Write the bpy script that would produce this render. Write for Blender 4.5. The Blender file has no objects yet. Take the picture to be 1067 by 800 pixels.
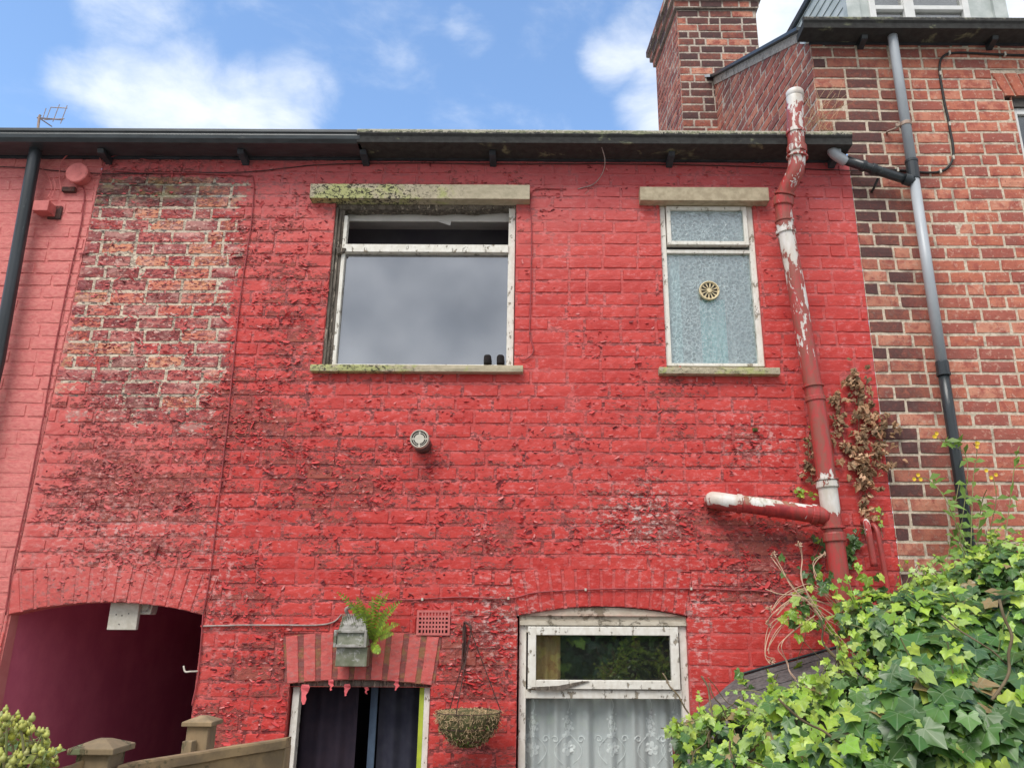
import bpy, math, random
from mathutils import Vector, Matrix, noise
random.seed(7)
PI = math.pi
C = bpy.context.scene.collection
# ------------------------------------------------------------------ camera geometry (pixels of the 1067x800 photo)
F, PPX, PPY = 821.0, 562.0, 400.0
TH = math.atan(250 / F); CT, ST = math.cos(TH), math.sin(TH)
D, H = 4.87, 2.35
SK = -.1014                             # the flank wall and chimney run back slightly askew
RHO = math.radians(0.3); CR, SR = math.cos(RHO), math.sin(RHO)
def P(x, y, Y=0.0):
    dx, dy = x - PPX, y - PPY
    dx, dy = dx * CR + dy * SR, -dx * SR + dy * CR
    u, v = dx / F, -dy / F
    dy_, dz_ = CT - v * ST, ST + v * CT
    t = (Y + D) / dy_
    return Vector((u * t, Y, H + dz_ * t))
def px(p):
    X, Y, Z = p[0], p[1] + D, p[2] - H
    zc = Y * CT + Z * ST; yc = -Y * ST + Z * CT
    dx, dy = F * X / zc, -F * yc / zc
    return PPX + dx * CR - dy * SR, PPY + dx * SR + dy * CR
def direc(x, y):
    return (P(x, y, 0) - Vector((0, -D, H))).normalized()
# ------------------------------------------------------------------ mesh builder
class MB:
    def __init__(s): s.v = []; s.f = []; s.a = []; s.b = []; s.m = []
    def add(s, vs, fs, a=(0,0,0,0), b=(0,0,0,0), mi=0):
        o = len(s.v); s.v += [tuple(v) for v in vs]
        s.a += [a if not callable(a) else a(v) for v in vs]
        s.b += [b if not callable(b) else b(v) for v in vs]
        s.f += [tuple(i + o for i in f) for f in fs]; s.m += [mi] * len(fs)
    def build(s, name, mats, parent=None, smooth=False, bevel=0, attrs=False, tag=None):
        me = bpy.data.meshes.new(name); me.from_pydata(s.v, [], s.f); me.update()
        if not isinstance(mats, (list, tuple)): mats = [mats]
        for m in mats: me.materials.append(m)
        if len(mats) > 1: me.polygons.foreach_set('material_index', s.m)
        if smooth: me.polygons.foreach_set('use_smooth', [True] * len(me.polygons))
        if attrs:
            for nm, arr in (('att', s.a), ('att2', s.b)):
                at = me.attributes.new(nm, 'FLOAT_COLOR', 'POINT')
                at.data.foreach_set('color', [c for v in arr for c in v])
        o = bpy.data.objects.new(name, me); C.objects.link(o)
        if parent: o.parent = parent; o.matrix_parent_inverse = parent_inv(parent)
        if bevel:
            m = o.modifiers.new('bevel', 'BEVEL'); m.width = bevel; m.segments = 2; m.limit_method = 'ANGLE'
        if tag: settag(o, *tag)
        return o
def parent_inv(p):
    return Matrix.Translation(p.location).inverted() if p.type == 'EMPTY' else Matrix.Identity(4)
def settag(o, label=None, cat=None, group=None, kind=None):
    if label: o['label'] = label
    if cat: o['category'] = cat
    if group: o['group'] = group
    if kind: o['kind'] = kind
    return o
def empty(name, loc, label, cat, group=None):
    o = bpy.data.objects.new(name, None); C.objects.link(o); o.location = loc
    o.empty_display_size = .1
    return settag(o, label, cat, group)
def box(mb, pa, pb, **k):
    x0, y0, z0 = pa; x1, y1, z1 = pb
    x0, x1 = min(x0, x1), max(x0, x1); y0, y1 = min(y0, y1), max(y0, y1); z0, z1 = min(z0, z1), max(z0, z1)
    mb.add([(x0,y0,z0),(x1,y0,z0),(x1,y1,z0),(x0,y1,z0),(x0,y0,z1),(x1,y0,z1),(x1,y1,z1),(x0,y1,z1)],
           [(0,3,2,1),(4,5,6,7),(0,1,5,4),(1,2,6,5),(2,3,7,6),(3,0,4,7)], **k)
def prism(mb, poly, y0, y1, ax='y', **k):
    """poly of (s,z); extruded from y0 to y1 along y (or x when ax == 'x')"""
    n = len(poly)
    f = (lambda s, t, z: (s, t, z)) if ax == 'y' else (lambda s, t, z: (t, s, z))
    vs = [f(s, y0, z) for s, z in poly] + [f(s, y1, z) for s, z in poly]
    fs = [tuple(range(n)), tuple(range(2*n-1, n-1, -1))] + [(i, i+n, (i+1) % n + n, (i+1) % n) for i in range(n)]
    mb.add(vs, fs, **k)
def tube(mb, pts, r, seg=12, cap=True, **k):
    pts = [Vector(p) for p in pts]; n = len(pts)
    rs = r if isinstance(r, (list, tuple)) else [r] * n
    vs = []; up = None
    for i, p in enumerate(pts):
        t = (pts[min(i+1, n-1)] - pts[max(i-1, 0)])
        t = t.normalized() if t.length > 1e-9 else Vector((0,0,1))
        if up is None:
            up = t.orthogonal().normalized()
        else:
            up = (up - t * up.dot(t))
            up = up.normalized() if up.length > 1e-6 else t.orthogonal().normalized()
        w = t.cross(up)
        for j in range(seg):
            a = 2 * PI * j / seg
            vs.append(p + (up * math.cos(a) + w * math.sin(a)) * rs[i])
    fs = [(i*seg+j, i*seg+(j+1) % seg, (i+1)*seg+(j+1) % seg, (i+1)*seg+j) for i in range(n-1) for j in range(seg)]
    if cap: fs += [tuple(range(seg-1, -1, -1)), tuple(range((n-1)*seg, n*seg))]
    mb.add(vs, fs, **k)
def curve(pts, n=8):
    """Catmull-Rom through points"""
    pts = [Vector(p) for p in pts]; out = []
    for i in range(len(pts) - 1):
        a, b, c, d = pts[max(i-1,0)], pts[i], pts[i+1], pts[min(i+2, len(pts)-1)]
        for k in range(n):
            t = k / n
            out.append(.5 * ((2*b) + (c-a)*t + (2*a-5*b+4*c-d)*t*t + (3*b-a-3*c+d)*t**3))
    out.append(pts[-1]); return out
def lathe(mb, prof, o, axis='z', seg=24, **k):
    """prof (r, h) along an axis from o"""
    o = Vector(o); n = len(prof); vs = []
    for r, h in prof:
        for j in range(seg):
            a = 2*PI*j/seg; c, s = r*math.cos(a), r*math.sin(a)
            vs.append(o + (Vector((c, s, h)) if axis == 'z' else Vector((c, h, s)) if axis == 'y' else Vector((h, c, s))))
    fs = [(i*seg+j, i*seg+(j+1) % seg, (i+1)*seg+(j+1) % seg, (i+1)*seg+j) for i in range(n-1) for j in range(seg)]
    fs += [tuple(range(seg-1, -1, -1)), tuple(range((n-1)*seg, n*seg))]
    mb.add(vs, fs, **k)
# ------------------------------------------------------------------ materials
class NT:
    def __init__(s, name, world=False):
        s.m = bpy.data.materials.new(name) if not world else world
        s.m.use_nodes = True; s.t = s.m.node_tree; s.t.nodes.clear()
    def n(s, kind, ins=None, **k):
        nd = s.t.nodes.new(kind)
        for a, b in k.items(): setattr(nd, a, b)
        for a, b in (ins or {}).items():
            sk = nd.inputs[a]
            if isinstance(b, bpy.types.NodeSocket): s.t.links.new(b, sk)
            else: sk.default_value = b
        return nd
    def math(s, op, a, b=0.0, c=None, clamp=False):
        nd = s.n('ShaderNodeMath', operation=op, use_clamp=clamp)
        for i, x in enumerate((a, b) + ((c,) if c is not None else ())):
            if isinstance(x, bpy.types.NodeSocket): s.t.links.new(x, nd.inputs[i])
            else: nd.inputs[i].default_value = x
        return nd.outputs[0]
    def mix(s, f, a, b, mode='MIX'):
        nd = s.n('ShaderNodeMix', data_type='RGBA', blend_type=mode)
        for i, x in ((0, f), (6, a), (7, b)):
            if isinstance(x, bpy.types.NodeSocket): s.t.links.new(x, nd.inputs[i])
            elif i == 0: nd.inputs[0].default_value = x
            else: nd.inputs[i].default_value = tuple(x) + ((1,) if len(x) == 3 else ())
        return nd.outputs[2]
    def rng(s, x, a, b, c=0.0, d=1.0, smooth=True):
        nd = s.n('ShaderNodeMapRange', interpolation_type='SMOOTHSTEP' if smooth else 'LINEAR')
        for i, v in enumerate((x, a, b, c, d)):
            if isinstance(v, bpy.types.NodeSocket): s.t.links.new(v, nd.inputs[i])
            else: nd.inputs[i].default_value = v
        return nd.outputs[0]
    def coord(s, scale=(1,1,1), out='Object'):
        tc = s.n('ShaderNodeTexCoord')
        mp = s.n('ShaderNodeMapping', {0: tc.outputs[out], 3: scale})
        return mp.outputs[0]
    def noise(s, co, scale, detail=5, rough=.55, dist=0.0):
        return s.n('ShaderNodeTexNoise', {'Vector': co, 'Scale': scale, 'Detail': detail, 'Roughness': rough, 'Distortion': dist}).outputs[0]
    def attr(s, name):
        a = s.n('ShaderNodeAttribute', attribute_name=name)
        sp = s.n('ShaderNodeSeparateColor', {0: a.outputs['Color']})
        return sp.outputs[0], sp.outputs[1], sp.outputs[2], a.outputs['Alpha']
    def out(s, color, rough=.8, height=None, dist=.004, spec=.3, metal=0, strength=1.0, extra=None):
        ins = {'Base Color': color if isinstance(color, bpy.types.NodeSocket) else tuple(color)+(1,),
               'Roughness': rough, 'Specular IOR Level': spec, 'Metallic': metal}
        if height is not None:
            bp = s.n('ShaderNodeBump', {'Height': height, 'Distance': dist, 'Strength': strength})
            ins['Normal'] = bp.outputs[0]
        ins.update(extra or {})
        b = s.n('ShaderNodeBsdfPrincipled', ins)
        s.n('ShaderNodeOutputMaterial', {0: b.outputs[0]}); return s.m
def surf(name, c1, c2, scale=20, rough=.7, bump=.002, c3=None, t3=.6, scale3=8, aniso=(1,1,1), spec=.3, metal=0, w3=.04):
    s = NT(name); co = s.coord(aniso)
    n1 = s.noise(co, scale, 8, .6); n2 = s.noise(co, scale3, 9, .68)
    col = s.mix(s.rng(n1, .35, .65), c1, c2)
    h = n1
    if c3:
        k = s.rng(n2, t3 - w3, t3 + w3)
        col = s.mix(k, col, c3); h = s.math('SUBTRACT', n1, k)
    return s.out(col, rough, h, bump, spec, metal)

def painted_wall():
    s = NT('peeling_red_masonry_paint'); co = s.coord((.8, 1, 1.55))
    wear, rnd, mort, expo = s.attr('att'); pink, dirt_shade, pale, top = s.attr('att2')
    nA = s.noise(co, 9, 10, .68, .3); nB = s.noise(co, 34, 8, .66, .5); nC = s.noise(co, 2.2, 4, .5)
    nF = s.noise(co, 150, 4, .6); nD = s.noise(co, 26, 10, .72, .1); nE = s.noise(co, 4.5, 6, .6)
    f = s.math('ADD', s.math('MULTIPLY', nA, .5), s.math('MULTIPLY', nB, .5))
    t = s.math('MULTIPLY_ADD', wear, .36, .27)
    t = s.math('ADD', t, s.math('MULTIPLY', s.math('SUBTRACT', nC, .5), .16))
    t = s.math('ADD', t, s.math('MULTIPLY', s.math('SUBTRACT', rnd, .5), .06))
    d = s.math('SUBTRACT', f, t)                      # > 0 paint still on
    paint = s.rng(d, -.004, .006); rim = s.math('MULTIPLY', s.rng(d, -.002, .006), s.rng(d, .034, .008))
    red = s.mix(s.rng(nE, .3, .7), (.45, .027, .023), (.57, .048, .038))
    red = s.mix(s.math('MULTIPLY', rnd, .40), red, (.64, .080, .066))
    red = s.mix(s.math('MULTIPLY', s.rng(nD, .50, .64), s.rng(nE, .35, .70, .15, .75)), red, (.72, .24, .24))
    red = s.mix(s.math('MULTIPLY', mort, s.rng(nE, .3, .7, .10, .65)), red, (.70, .19, .18))
    crack = s.math('MULTIPLY', mort, s.math('MULTIPLY', s.rng(nB, .46, .53), s.math('MULTIPLY', s.rng(nE, .38, .58, .15, 1.0), s.rng(wear, .08, .36, .40, 1.0))))
    red = s.mix(s.math('MULTIPLY', crack, .85), red, (.075, .018, .018))
    pk = s.mix(s.rng(nB, .35, .65), (.62, .155, .145), (.70, .23, .20))
    red = s.mix(s.math('MULTIPLY', pink, s.rng(nC, -.2, .5)), red, pk)
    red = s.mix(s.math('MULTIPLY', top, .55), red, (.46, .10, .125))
    # what shows where the top coat is off: old coats, dark weathered brick, chalky undercoat
    under = s.mix(s.rng(nD, .40, .56), (.11, .022, .025), (.38, .07, .06))
    under = s.mix(s.rng(nB, .52, .60), under, (.66, .30, .27))
    under = s.mix(s.math('MULTIPLY', rnd, s.rng(nA, .4, .5)), under, (.36, .09, .065))
    col = s.mix(paint, under, red)
    col = s.mix(s.math('MULTIPLY', rim, .5), col, (.78, .34, .32))
    col = s.mix(s.math('MULTIPLY', pale, s.rng(nD, .50, .60)), col, (.72, .56, .52))
    # the bare panel: mixed bricks, light repointing
    r1 = s.n('ShaderNodeValToRGB', {0: rnd}); e = r1.color_ramp.elements
    e[0].position = 0; e[0].color = (.24, .06, .055, 1); e[1].position = 1; e[1].color = (.68, .30, .17, 1)
    for p_, c_ in ((.25, (.42, .09, .085, 1)), (.45, (.52, .17, .15, 1)), (.62, (.52, .065, .06, 1)), (.8, (.66, .24, .15, 1))):
        q = e.new(p_); q.color = c_
    br = s.mix(s.rng(nB, .47, .58), r1.outputs[0], (.24, .05, .055))
    br = s.mix(s.rng(nD, .55, .60), br, (.72, .44, .38))
    mo = s.mix(s.rng(nB, .36, .62), (.74, .62, .47), (.52, .40, .31))
    mo = s.mix(s.math('MULTIPLY', s.rng(nD, .53, .58), .85), mo, (.07, .055, .05))
    br = s.mix(s.math('MULTIPLY', s.rng(nE, .50, .60), .35), br, (.70, .40, .33))
    ex = s.mix(mort, br, mo)
    ke = s.rng(s.math('ADD', s.math('ADD', expo, s.math('MULTIPLY', s.math('SUBTRACT', rnd, .5), -.34)), s.math('ADD', s.math('MULTIPLY', s.math('SUBTRACT', nD, .5), 1.9), s.math('MULTIPLY', s.math('SUBTRACT', nE, .5), 1.0))), .46, .56)
    col = s.mix(ke, col, ex)
    gd = s.math('MULTIPLY', s.rng(s.math('ADD', s.math('MULTIPLY', nD, .7), s.math('MULTIPLY', dirt_shade, .22)), .42, .56), s.math('MINIMUM', dirt_shade, .8))
    col = s.mix(s.math('MULTIPLY', gd, .85), col, s.mix(s.math('MULTIPLY', s.rng(nA, .48, .56), s.rng(dirt_shade, .7, .95)), (.055, .042, .035), (.11, .12, .03)))
    hh = s.math('ADD', s.math('MULTIPLY', s.rng(d, -.01, .02), .8), s.math('MULTIPLY', rim, .7))
    hh = s.math('ADD', hh, s.math('MULTIPLY', nB, .8))
    hh = s.math('ADD', hh, s.math('MULTIPLY', nF, .25))
    rg = s.rng(paint, 0, 1, .85, .55)
    return s.out(col, rg, hh, .005, .35, strength=.9)

def raw_brick(name, dark=0.0, mo1=(.68,.58,.46), mo2=(.50,.41,.31)):
    s = NT(name); co = s.coord()
    wear, rnd, mort, soot = s.attr('att')
    nA = s.noise(co, 12, 8, .6, .3); nB = s.noise(co, 60, 7, .65); nC = s.noise(co, 28, 8, .7, .6)
    r1 = s.n('ShaderNodeValToRGB', {0: rnd}); e = r1.color_ramp.elements
    e[0].position = 0; e[0].color = (.30, .10, .08, 1); e[1].position = 1; e[1].color = (.60, .27, .18, 1)
    for p_, c_ in ((.2, (.38, .12, .09, 1)), (.5, (.50, .16, .10, 1)), (.78, (.55, .20, .13, 1))):
        q = e.new(p_); q.color = c_
    br = s.mix(s.rng(nA, .42, .66), r1.outputs[0], (.36, .10, .075))
    br = s.mix(s.math('MULTIPLY', s.rng(nC, .54, .64), .6), br, (.66, .42, .32))
    br = s.mix(s.rng(nB, .60, .66), br, (.20, .07, .05))
    br = s.mix(s.math('MULTIPLY', soot, s.rng(s.math('ADD', nC, s.math('MULTIPLY', soot, .3)), .42, .78, .25, 1.0)), br, (.075, .045, .045))
    mo = s.mix(s.rng(nB, .36, .62), mo1, mo2)
    mo = s.mix(s.math('MULTIPLY', s.rng(nA, .5, .66), .55), mo, (.14, .11, .09))
    col = s.mix(mort, br, mo)
    return s.out(col, .88, s.math('ADD', s.math('MULTIPLY', nC, 1.0), s.math('MULTIPLY', nB, .6)), .004, .25)

def leaf_mat(name, rough=.4, vein=(.55,.62,.35), trans=.25):
    s = NT(name)
    a = s.n('ShaderNodeAttribute', attribute_name='att'); v = s.attr('att2')[0]
    n1 = s.noise(s.coord(), 70, 4)
    col = s.mix(s.rng(n1, .3, .7, 0, .3), a.outputs['Color'], (.10, .16, .03))
    col = s.mix(s.math('MULTIPLY', s.rng(v, .80, .99), .30), col, vein)
    b = s.n('ShaderNodeBsdfPrincipled', {'Base Color': col, 'Roughness': rough, 'Specular IOR Level': .5})
    tr = s.n('ShaderNodeBsdfTranslucent', {'Color': col})
    mx = s.n('ShaderNodeMixShader', {0: trans, 1: b.outputs[0], 2: tr.outputs[0]})
    s.n('ShaderNodeOutputMaterial', {0: mx.outputs[0]}); return s.m

def glass(name, refl, tint=(.8,.85,.85), rough=.02, bump=0, bscale=30, coat=None, facets=False):
    """window glass: reflection + see-through, with an optional film of dirt and painted facet glints"""
    s = NT(name); co = s.coord(); ins = {'Roughness': rough, 'Color': (1,1,1,1)}
    nrm = None
    if bump:
        v = s.n('ShaderNodeTexVoronoi', {'Vector': co, 'Scale': bscale}, feature='SMOOTH_F1')
        h = s.math('ADD', v.outputs[0], s.math('MULTIPLY', s.noise(co, bscale, 4, .6, 1.5), .8))
        nrm = s.n('ShaderNodeBump', {'Height': h, 'Distance': bump}).outputs[0]; ins['Normal'] = nrm
    g = s.n('ShaderNodeBsdfGlossy', ins)
    t = s.n('ShaderNodeBsdfTransparent', {'Color': tuple(tint)+(1,)})
    last = s.n('ShaderNodeMixShader', {0: refl, 1: t.outputs[0], 2: g.outputs[0]})
    if coat:
        c1, amt = coat
        cc_ = s.mix(s.rng(s.noise(co, 5, 6), .35, .65), c1, tuple(x*.8 for x in c1))
        if facets:  # refraction of the pattern painted into the film as light edges and dark spots
            vv = s.n('ShaderNodeTexVoronoi', {'Vector': s.n('ShaderNodeVectorMath', {0: co, 1: s.n('ShaderNodeTexNoise', {'Vector': co, 'Scale': 30.0}).outputs[1]}, operation='MULTIPLY_ADD').outputs[0] if False else co, 'Scale': bscale}, feature='DISTANCE_TO_EDGE')
            cc_ = s.mix(s.rng(vv.outputs[0], .02, .16), tuple(min(1, x*2.0) for x in c1), cc_)
            cc_ = s.mix(s.rng(s.noise(co, 60, 3, .6, 2.0), .5, .62), cc_, tuple(x*.45 for x in c1))
        d = s.n('ShaderNodeBsdfDiffuse', {'Color': cc_})
        if nrm: s.t.links.new(nrm, d.inputs['Normal'])
        last = s.n('ShaderNodeMixShader', {0: s.rng(s.noise(co, 2.6, 7, .6), .25, .75, amt*.7, amt), 1: last.outputs[0], 2: d.outputs[0]})
    s.n('ShaderNodeOutputMaterial', {0: last.outputs[0]}); return s.m

M = {}
M['wall'] = painted_wall()
M['brick'] = raw_brick('raw_red_brick')
M['brick_sooty'] = raw_brick('sooty_chimney_brick', mo1=(.60,.52,.44), mo2=(.40,.33,.27))
M['sandstone'] = surf('sandstone_mossy', (.50,.42,.29), (.38,.31,.21), 25, .85, .003)
def mossy(name, base1, base2, moss, black, t=.5):
    s = NT(name); co = s.coord((1,1,1.4)); w = s.attr('att')[0]
    n1 = s.noise(co, 22, 9, .65); n2 = s.noise(co, 7, 7, .6, .5); n3 = s.noise(co, 40, 8, .7, 1)
    col = s.mix(s.rng(n1, .3, .7), base1, base2)
    k = s.rng(s.math('MULTIPLY_ADD', w, .20, n2), .60, .74)
    col = s.mix(s.math('MULTIPLY', k, .8), col, moss)
    col = s.mix(s.math('MULTIPLY', s.math('MINIMUM', w, 1.0), s.rng(s.math('MULTIPLY_ADD', w, .06, n3), .56, .61)), col, black)
    return s.out(col, .88, n1, .005)
M['stone_moss'] = mossy('stone_with_moss', (.50,.43,.31), (.38,.33,.23), (.40,.42,.16), (.04,.036,.028))
M['wood_white'] = surf('flaking_white_frame', (.80,.77,.70), (.70,.66,.58), 30, .6, .003, (.34,.29,.22), .60, 24, (1,1,.6), w3=.02)
M['wood_rot'] = surf('rotten_grey_wood', (.20,.17,.14), (.09,.075,.06), 14, .9, .010, (.45,.38,.30), .56, 22, (2,2,.35))
M['wood_dark'] = surf('dark_soffit_board', (.085,.078,.072), (.045,.04,.038), 20, .85, .004, (.16,.14,.11), .6, 10)
M['black_paint'] = surf('weathered_black_gutter', (.045,.055,.06), (.028,.034,.038), 25, .38, .0008, (.15,.16,.15), .68, 20, (.3,1,1), spec=.5)
M['gutter_old'] = mossy('old_timber_gutter', (.055,.055,.052), (.035,.033,.032), (.24,.25,.15), (.40,.37,.29))
M['fascia'] = surf('dark_underside', (.055,.06,.07), (.035,.038,.045), 12, .8, .002)
M['grey_pipe'] = surf('grey_plastic_pipe', (.44,.47,.50), (.37,.40,.43), 9, .35, .0004, (.42,.44,.45), .66, 14, (1,1,.3), spec=.5)
M['black_pipe'] = surf('black_plastic_pipe', (.035,.042,.048), (.022,.027,.03), 9, .3, .0004, (.12,.13,.13), .67, 20, (1,1,.2), spec=.5)
M['cable_black'] = surf('black_cable', (.02,.02,.02), (.035,.033,.032), 30, .5, .0003)
M['cable_red'] = surf('cable_painted_red', (.40,.07,.075), (.28,.06,.06), 30, .6, .001, (.12,.06,.05), .62, 26)
M['cable_grey'] = surf('weathered_grey_cable', (.42,.34,.31), (.28,.21,.19), 30, .7, .001)
M['box_pink'] = surf('painted_pink_fitting', (.60,.17,.155), (.50,.13,.12), 20, .6, .001, (.25,.09,.08), .64, 20)
M['slate'] = surf('roof_slate', (.10,.10,.11), (.06,.06,.07), 12, .7, .003, aniso=(1,1,1))
M['felt'] = surf('roofing_felt', (.135,.125,.125), (.085,.08,.08), 40, .85, .003, (.21,.19,.17), .57, 7)
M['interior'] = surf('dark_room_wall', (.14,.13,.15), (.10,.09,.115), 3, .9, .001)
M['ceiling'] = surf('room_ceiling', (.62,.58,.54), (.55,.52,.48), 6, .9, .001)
M['rust'] = surf('rusty_iron', (.10,.05,.04), (.05,.03,.03), 40, .85, .003, (.3,.08,.07), .6, 20)
M['fence'] = surf('weathered_fence_wood', (.36,.24,.12), (.20,.14,.08), 13, .85, .004, (.20,.20,.10), .60, 12, (.5,1,1))
M['fence_post'] = surf('weathered_post_wood', (.36,.25,.14), (.21,.155,.09), 13, .85, .004, (.16,.17,.09), .58, 14, (1,1,.35))
M['cream_plastic'] = surf('aged_white_plastic', (.60,.56,.48), (.50,.46,.38), 30, .5, .0005)
M['dark'] = surf('dark_hole', (.012,.010,.010), (.02,.015,.015), 20, .9, .001)
M['flood'] = surf('grimy_grey_metal', (.42,.40,.37), (.27,.26,.23), 26, .6, .002, (.13,.14,.08), .56, 16)
M['flood_glass'] = surf('grimy_lamp_glass', (.25,.25,.19), (.15,.16,.10), 22, .3, .001, (.40,.40,.36), .58, 14, spec=.6)
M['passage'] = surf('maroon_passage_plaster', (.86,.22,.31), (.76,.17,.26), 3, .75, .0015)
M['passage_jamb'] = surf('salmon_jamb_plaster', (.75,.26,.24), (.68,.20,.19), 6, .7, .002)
M['upvc'] = surf('white_upvc', (.74,.74,.72), (.66,.66,.64), 10, .35, .0003)
M['tile'] = surf('grey_cheek_boards', (.55,.58,.56), (.42,.46,.44), 8, .6, .001)
M['grass_dry'] = surf('dry_straw', (.62,.45,.27), (.48,.33,.18), 30, .85, .0003)
M['straw_pink'] = surf('dry_flower_stalks', (.66,.46,.33), (.55,.36,.25), 30, .85, .0003)
M['stem'] = surf('woody_stem', (.20,.15,.09), (.12,.09,.05), 30, .9, .001)
M['stem_green'] = surf('green_stem', (.20,.26,.08), (.28,.22,.12), 30, .7, .0005)
M['yellow'] = surf('yellow_petals', (.75,.55,.04), (.65,.42,.03), 50, .6, .0003)
M['ivy'] = leaf_mat('ivy_leaf', .33, (.40,.48,.30), .25)
M['fern'] = leaf_mat('fern_leaf', .5, (.6,.7,.3), .3)
M['deadleaf'] = leaf_mat('withered_leaf', .8, (.42,.26,.16), .05)
M['bud'] = leaf_mat('bud_green', .5, (.5,.5,.2), .1)
M['glass_big'] = glass('dusty_window_glass', .36, (.5,.52,.56), .05, coat=((.26,.27,.29), .25))
M['glass_top'] = glass('clear_window_glass', .14, (.85,.88,.88), .02)
M['glass_obscure'] = glass('obscured_bathroom_glass', .20, (.76,.90,.90), .20, .0028, 36, ((.36,.41,.41), .32), facets=True)
M['glass_low'] = glass('grimy_lower_glass', .17, (.80,.82,.80), .02, coat=((.16,.17,.16), .06))
M['glass_net'] = glass('thin_lower_glass', .05, (.96,.97,.96), .02)
M['net'] = surf('net_curtain', (.88,.90,.90), (.82,.85,.86), 200, .9, .0006)
def netmat():
    s = NT('sheer_net_fabric'); co = s.coord()
    n1 = s.noise(co, 300, 2)
    d = s.n('ShaderNodeBsdfDiffuse', {'Color': s.mix(n1, (.84,.87,.88), (.74,.78,.79))})
    t = s.n('ShaderNodeBsdfTransparent')
    m = s.n('ShaderNodeMixShader', {0: .74, 1: t.outputs[0], 2: d.outputs[0]})
    s.n('ShaderNodeOutputMaterial', {0: m.outputs[0]}); return s.m
M['sheer'] = netmat()
M['curtain_gold'] = surf('mustard_curtain', (.85,.58,.28), (.74,.46,.2), 12, .9, .001, aniso=(6,1,1))
M['curtain_dark'] = surf('dark_curtain', (.035,.024,.036), (.024,.018,.03), 12, .9, .001)
M['curtain_slate'] = surf('slate_grey_curtain', (.05,.05,.07), (.035,.035,.055), 12, .9, .001)
M['bluish'] = surf('bluish_curtain_edge', (.09,.13,.19), (.07,.10,.15), 12, .8, .001)
M['lime'] = surf('lime_painted_edge', (.48,.55,.05), (.38,.46,.05), 12, .6, .001)
M['brass'] = surf('cream_extractor_plastic', (.76,.64,.40), (.66,.53,.32), 20, .4, .0004)
M['teal'] = surf('teal_towel_cloth', (.16,.70,.68), (.10,.60,.60), 10, .5, .0004)
M['soil_ground'] = surf('yard_ground', (.36,.34,.30), (.28,.26,.23), 2.5, .95, .01, (.12,.13,.07), .60, 1.2)
M['passage_shade'] = surf('passage_wall_shade_purple', (.16,.05,.17), (.12,.035,.13), 3, .8, .0015)  # right and end passage walls: gloom of the depth put into the colour
M['coir'] = surf('coir_liner', (.17,.16,.07), (.10,.10,.045), 30, .95, .008, (.30,.24,.13), .56, 18)
M['moss'] = surf('moss_clump', (.10,.12,.03), (.05,.06,.02), 40, .95, .004)
M['shed_wood'] = surf('rotting_red_boards', (.26,.055,.055), (.16,.04,.04), 12, .85, .006, (.10,.07,.05), .55, 16)
M['alu'] = surf('aerial_metal', (.42,.33,.27), (.32,.22,.17), 30, .6, .0005, metal=.3)
M['rotboard'] = surf('peeling_head_board', (.58,.52,.42), (.48,.42,.33), 26, .8, .004, (.26,.22,.16), .57, 16, (.6,1,1))
def flake_mat():
    s = NT('curled_paint_chip'); a = s.n('ShaderNodeAttribute', attribute_name='att')
    return s.out(a.outputs['Color'], .6, spec=.3)
M['flake'] = flake_mat()
def soil_paint():
    s = NT('red_pipe_paint_over_white'); co = s.coord((1,1,.35)); w, g, r, _ = s.attr('att')
    n1 = s.noise(co, 26, 8, .66, .4); n2 = s.noise(co, 9, 6, .6)
    red = s.mix(n2, (.52,.04,.04), (.40,.055,.05))
    old = s.mix(s.rng(n1, .4, .6), red, (.30,.03,.035))
    f = s.math('ADD', s.math('MULTIPLY', n1, .6), s.math('MULTIPLY', n2, .4))
    k = s.rng(s.math('SUBTRACT', s.math('MULTIPLY_ADD', w, .42, .27), f), -.006, .006)
    wh = s.mix(s.rng(n2, .4, .6), (.72,.68,.64), (.60,.52,.46))
    col = s.mix(k, old, wh)
    col = s.mix(s.math('MULTIPLY', g, s.rng(n1, .4, .6)), col, (.30,.30,.17))
    return s.out(col, .42, s.math('SUBTRACT', n1, s.math('MULTIPLY', k, .6)), .002, .45)
M['soil'] = soil_paint()

# ------------------------------------------------------------------ brickwork
CO, BL, JT = .0905, .2365, .011
BLOB = [  # px, py, rx, ry, wear
 (150,320,95,170,.75),(300,330,45,170,.55),(250,450,110,80,.62),(340,500,130,60,.60),(130,520,120,60,.62),(150,570,110,30,.6),
 (250,620,60,60,.55),(270,700,60,60,.62),(400,590,120,35,.42),(500,560,110,50,.50),(430,480,50,45,.5),(620,540,80,50,.45),
 (700,545,70,40,.6),(780,460,40,30,.5),(790,590,60,70,.68),(810,560,50,30,.6),(490,690,45,60,.80),(520,640,30,40,.6),
 (480,780,30,30,.7),(740,620,60,20,.4),(220,760,40,40,.7),(730,400,70,25,.42),(330,300,20,100,.45),(560,420,90,40,.30),
 (450,190,180,10,.35),(600,460,120,50,.34),(770,620,45,35,.4),(250,250,40,60,.5),(670,500,30,60,.4),(110,480,60,60,.62)]
SMOOTH = [(625,605,92,24),(800,680,75,45),(905,400,45,230),(760,300,35,110),(640,260,45,60),(490,755,28,22),(780,705,80,30),(560,350,40,60),(865,300,40,100)]
def g2(x, y, cx, cy, rx, ry, p=2):
    return math.exp(-(((x-cx)/rx)**2 + ((y-cy)/ry)**2))
def seam_x(y): return 103 - .2146 * (y - 190)
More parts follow.
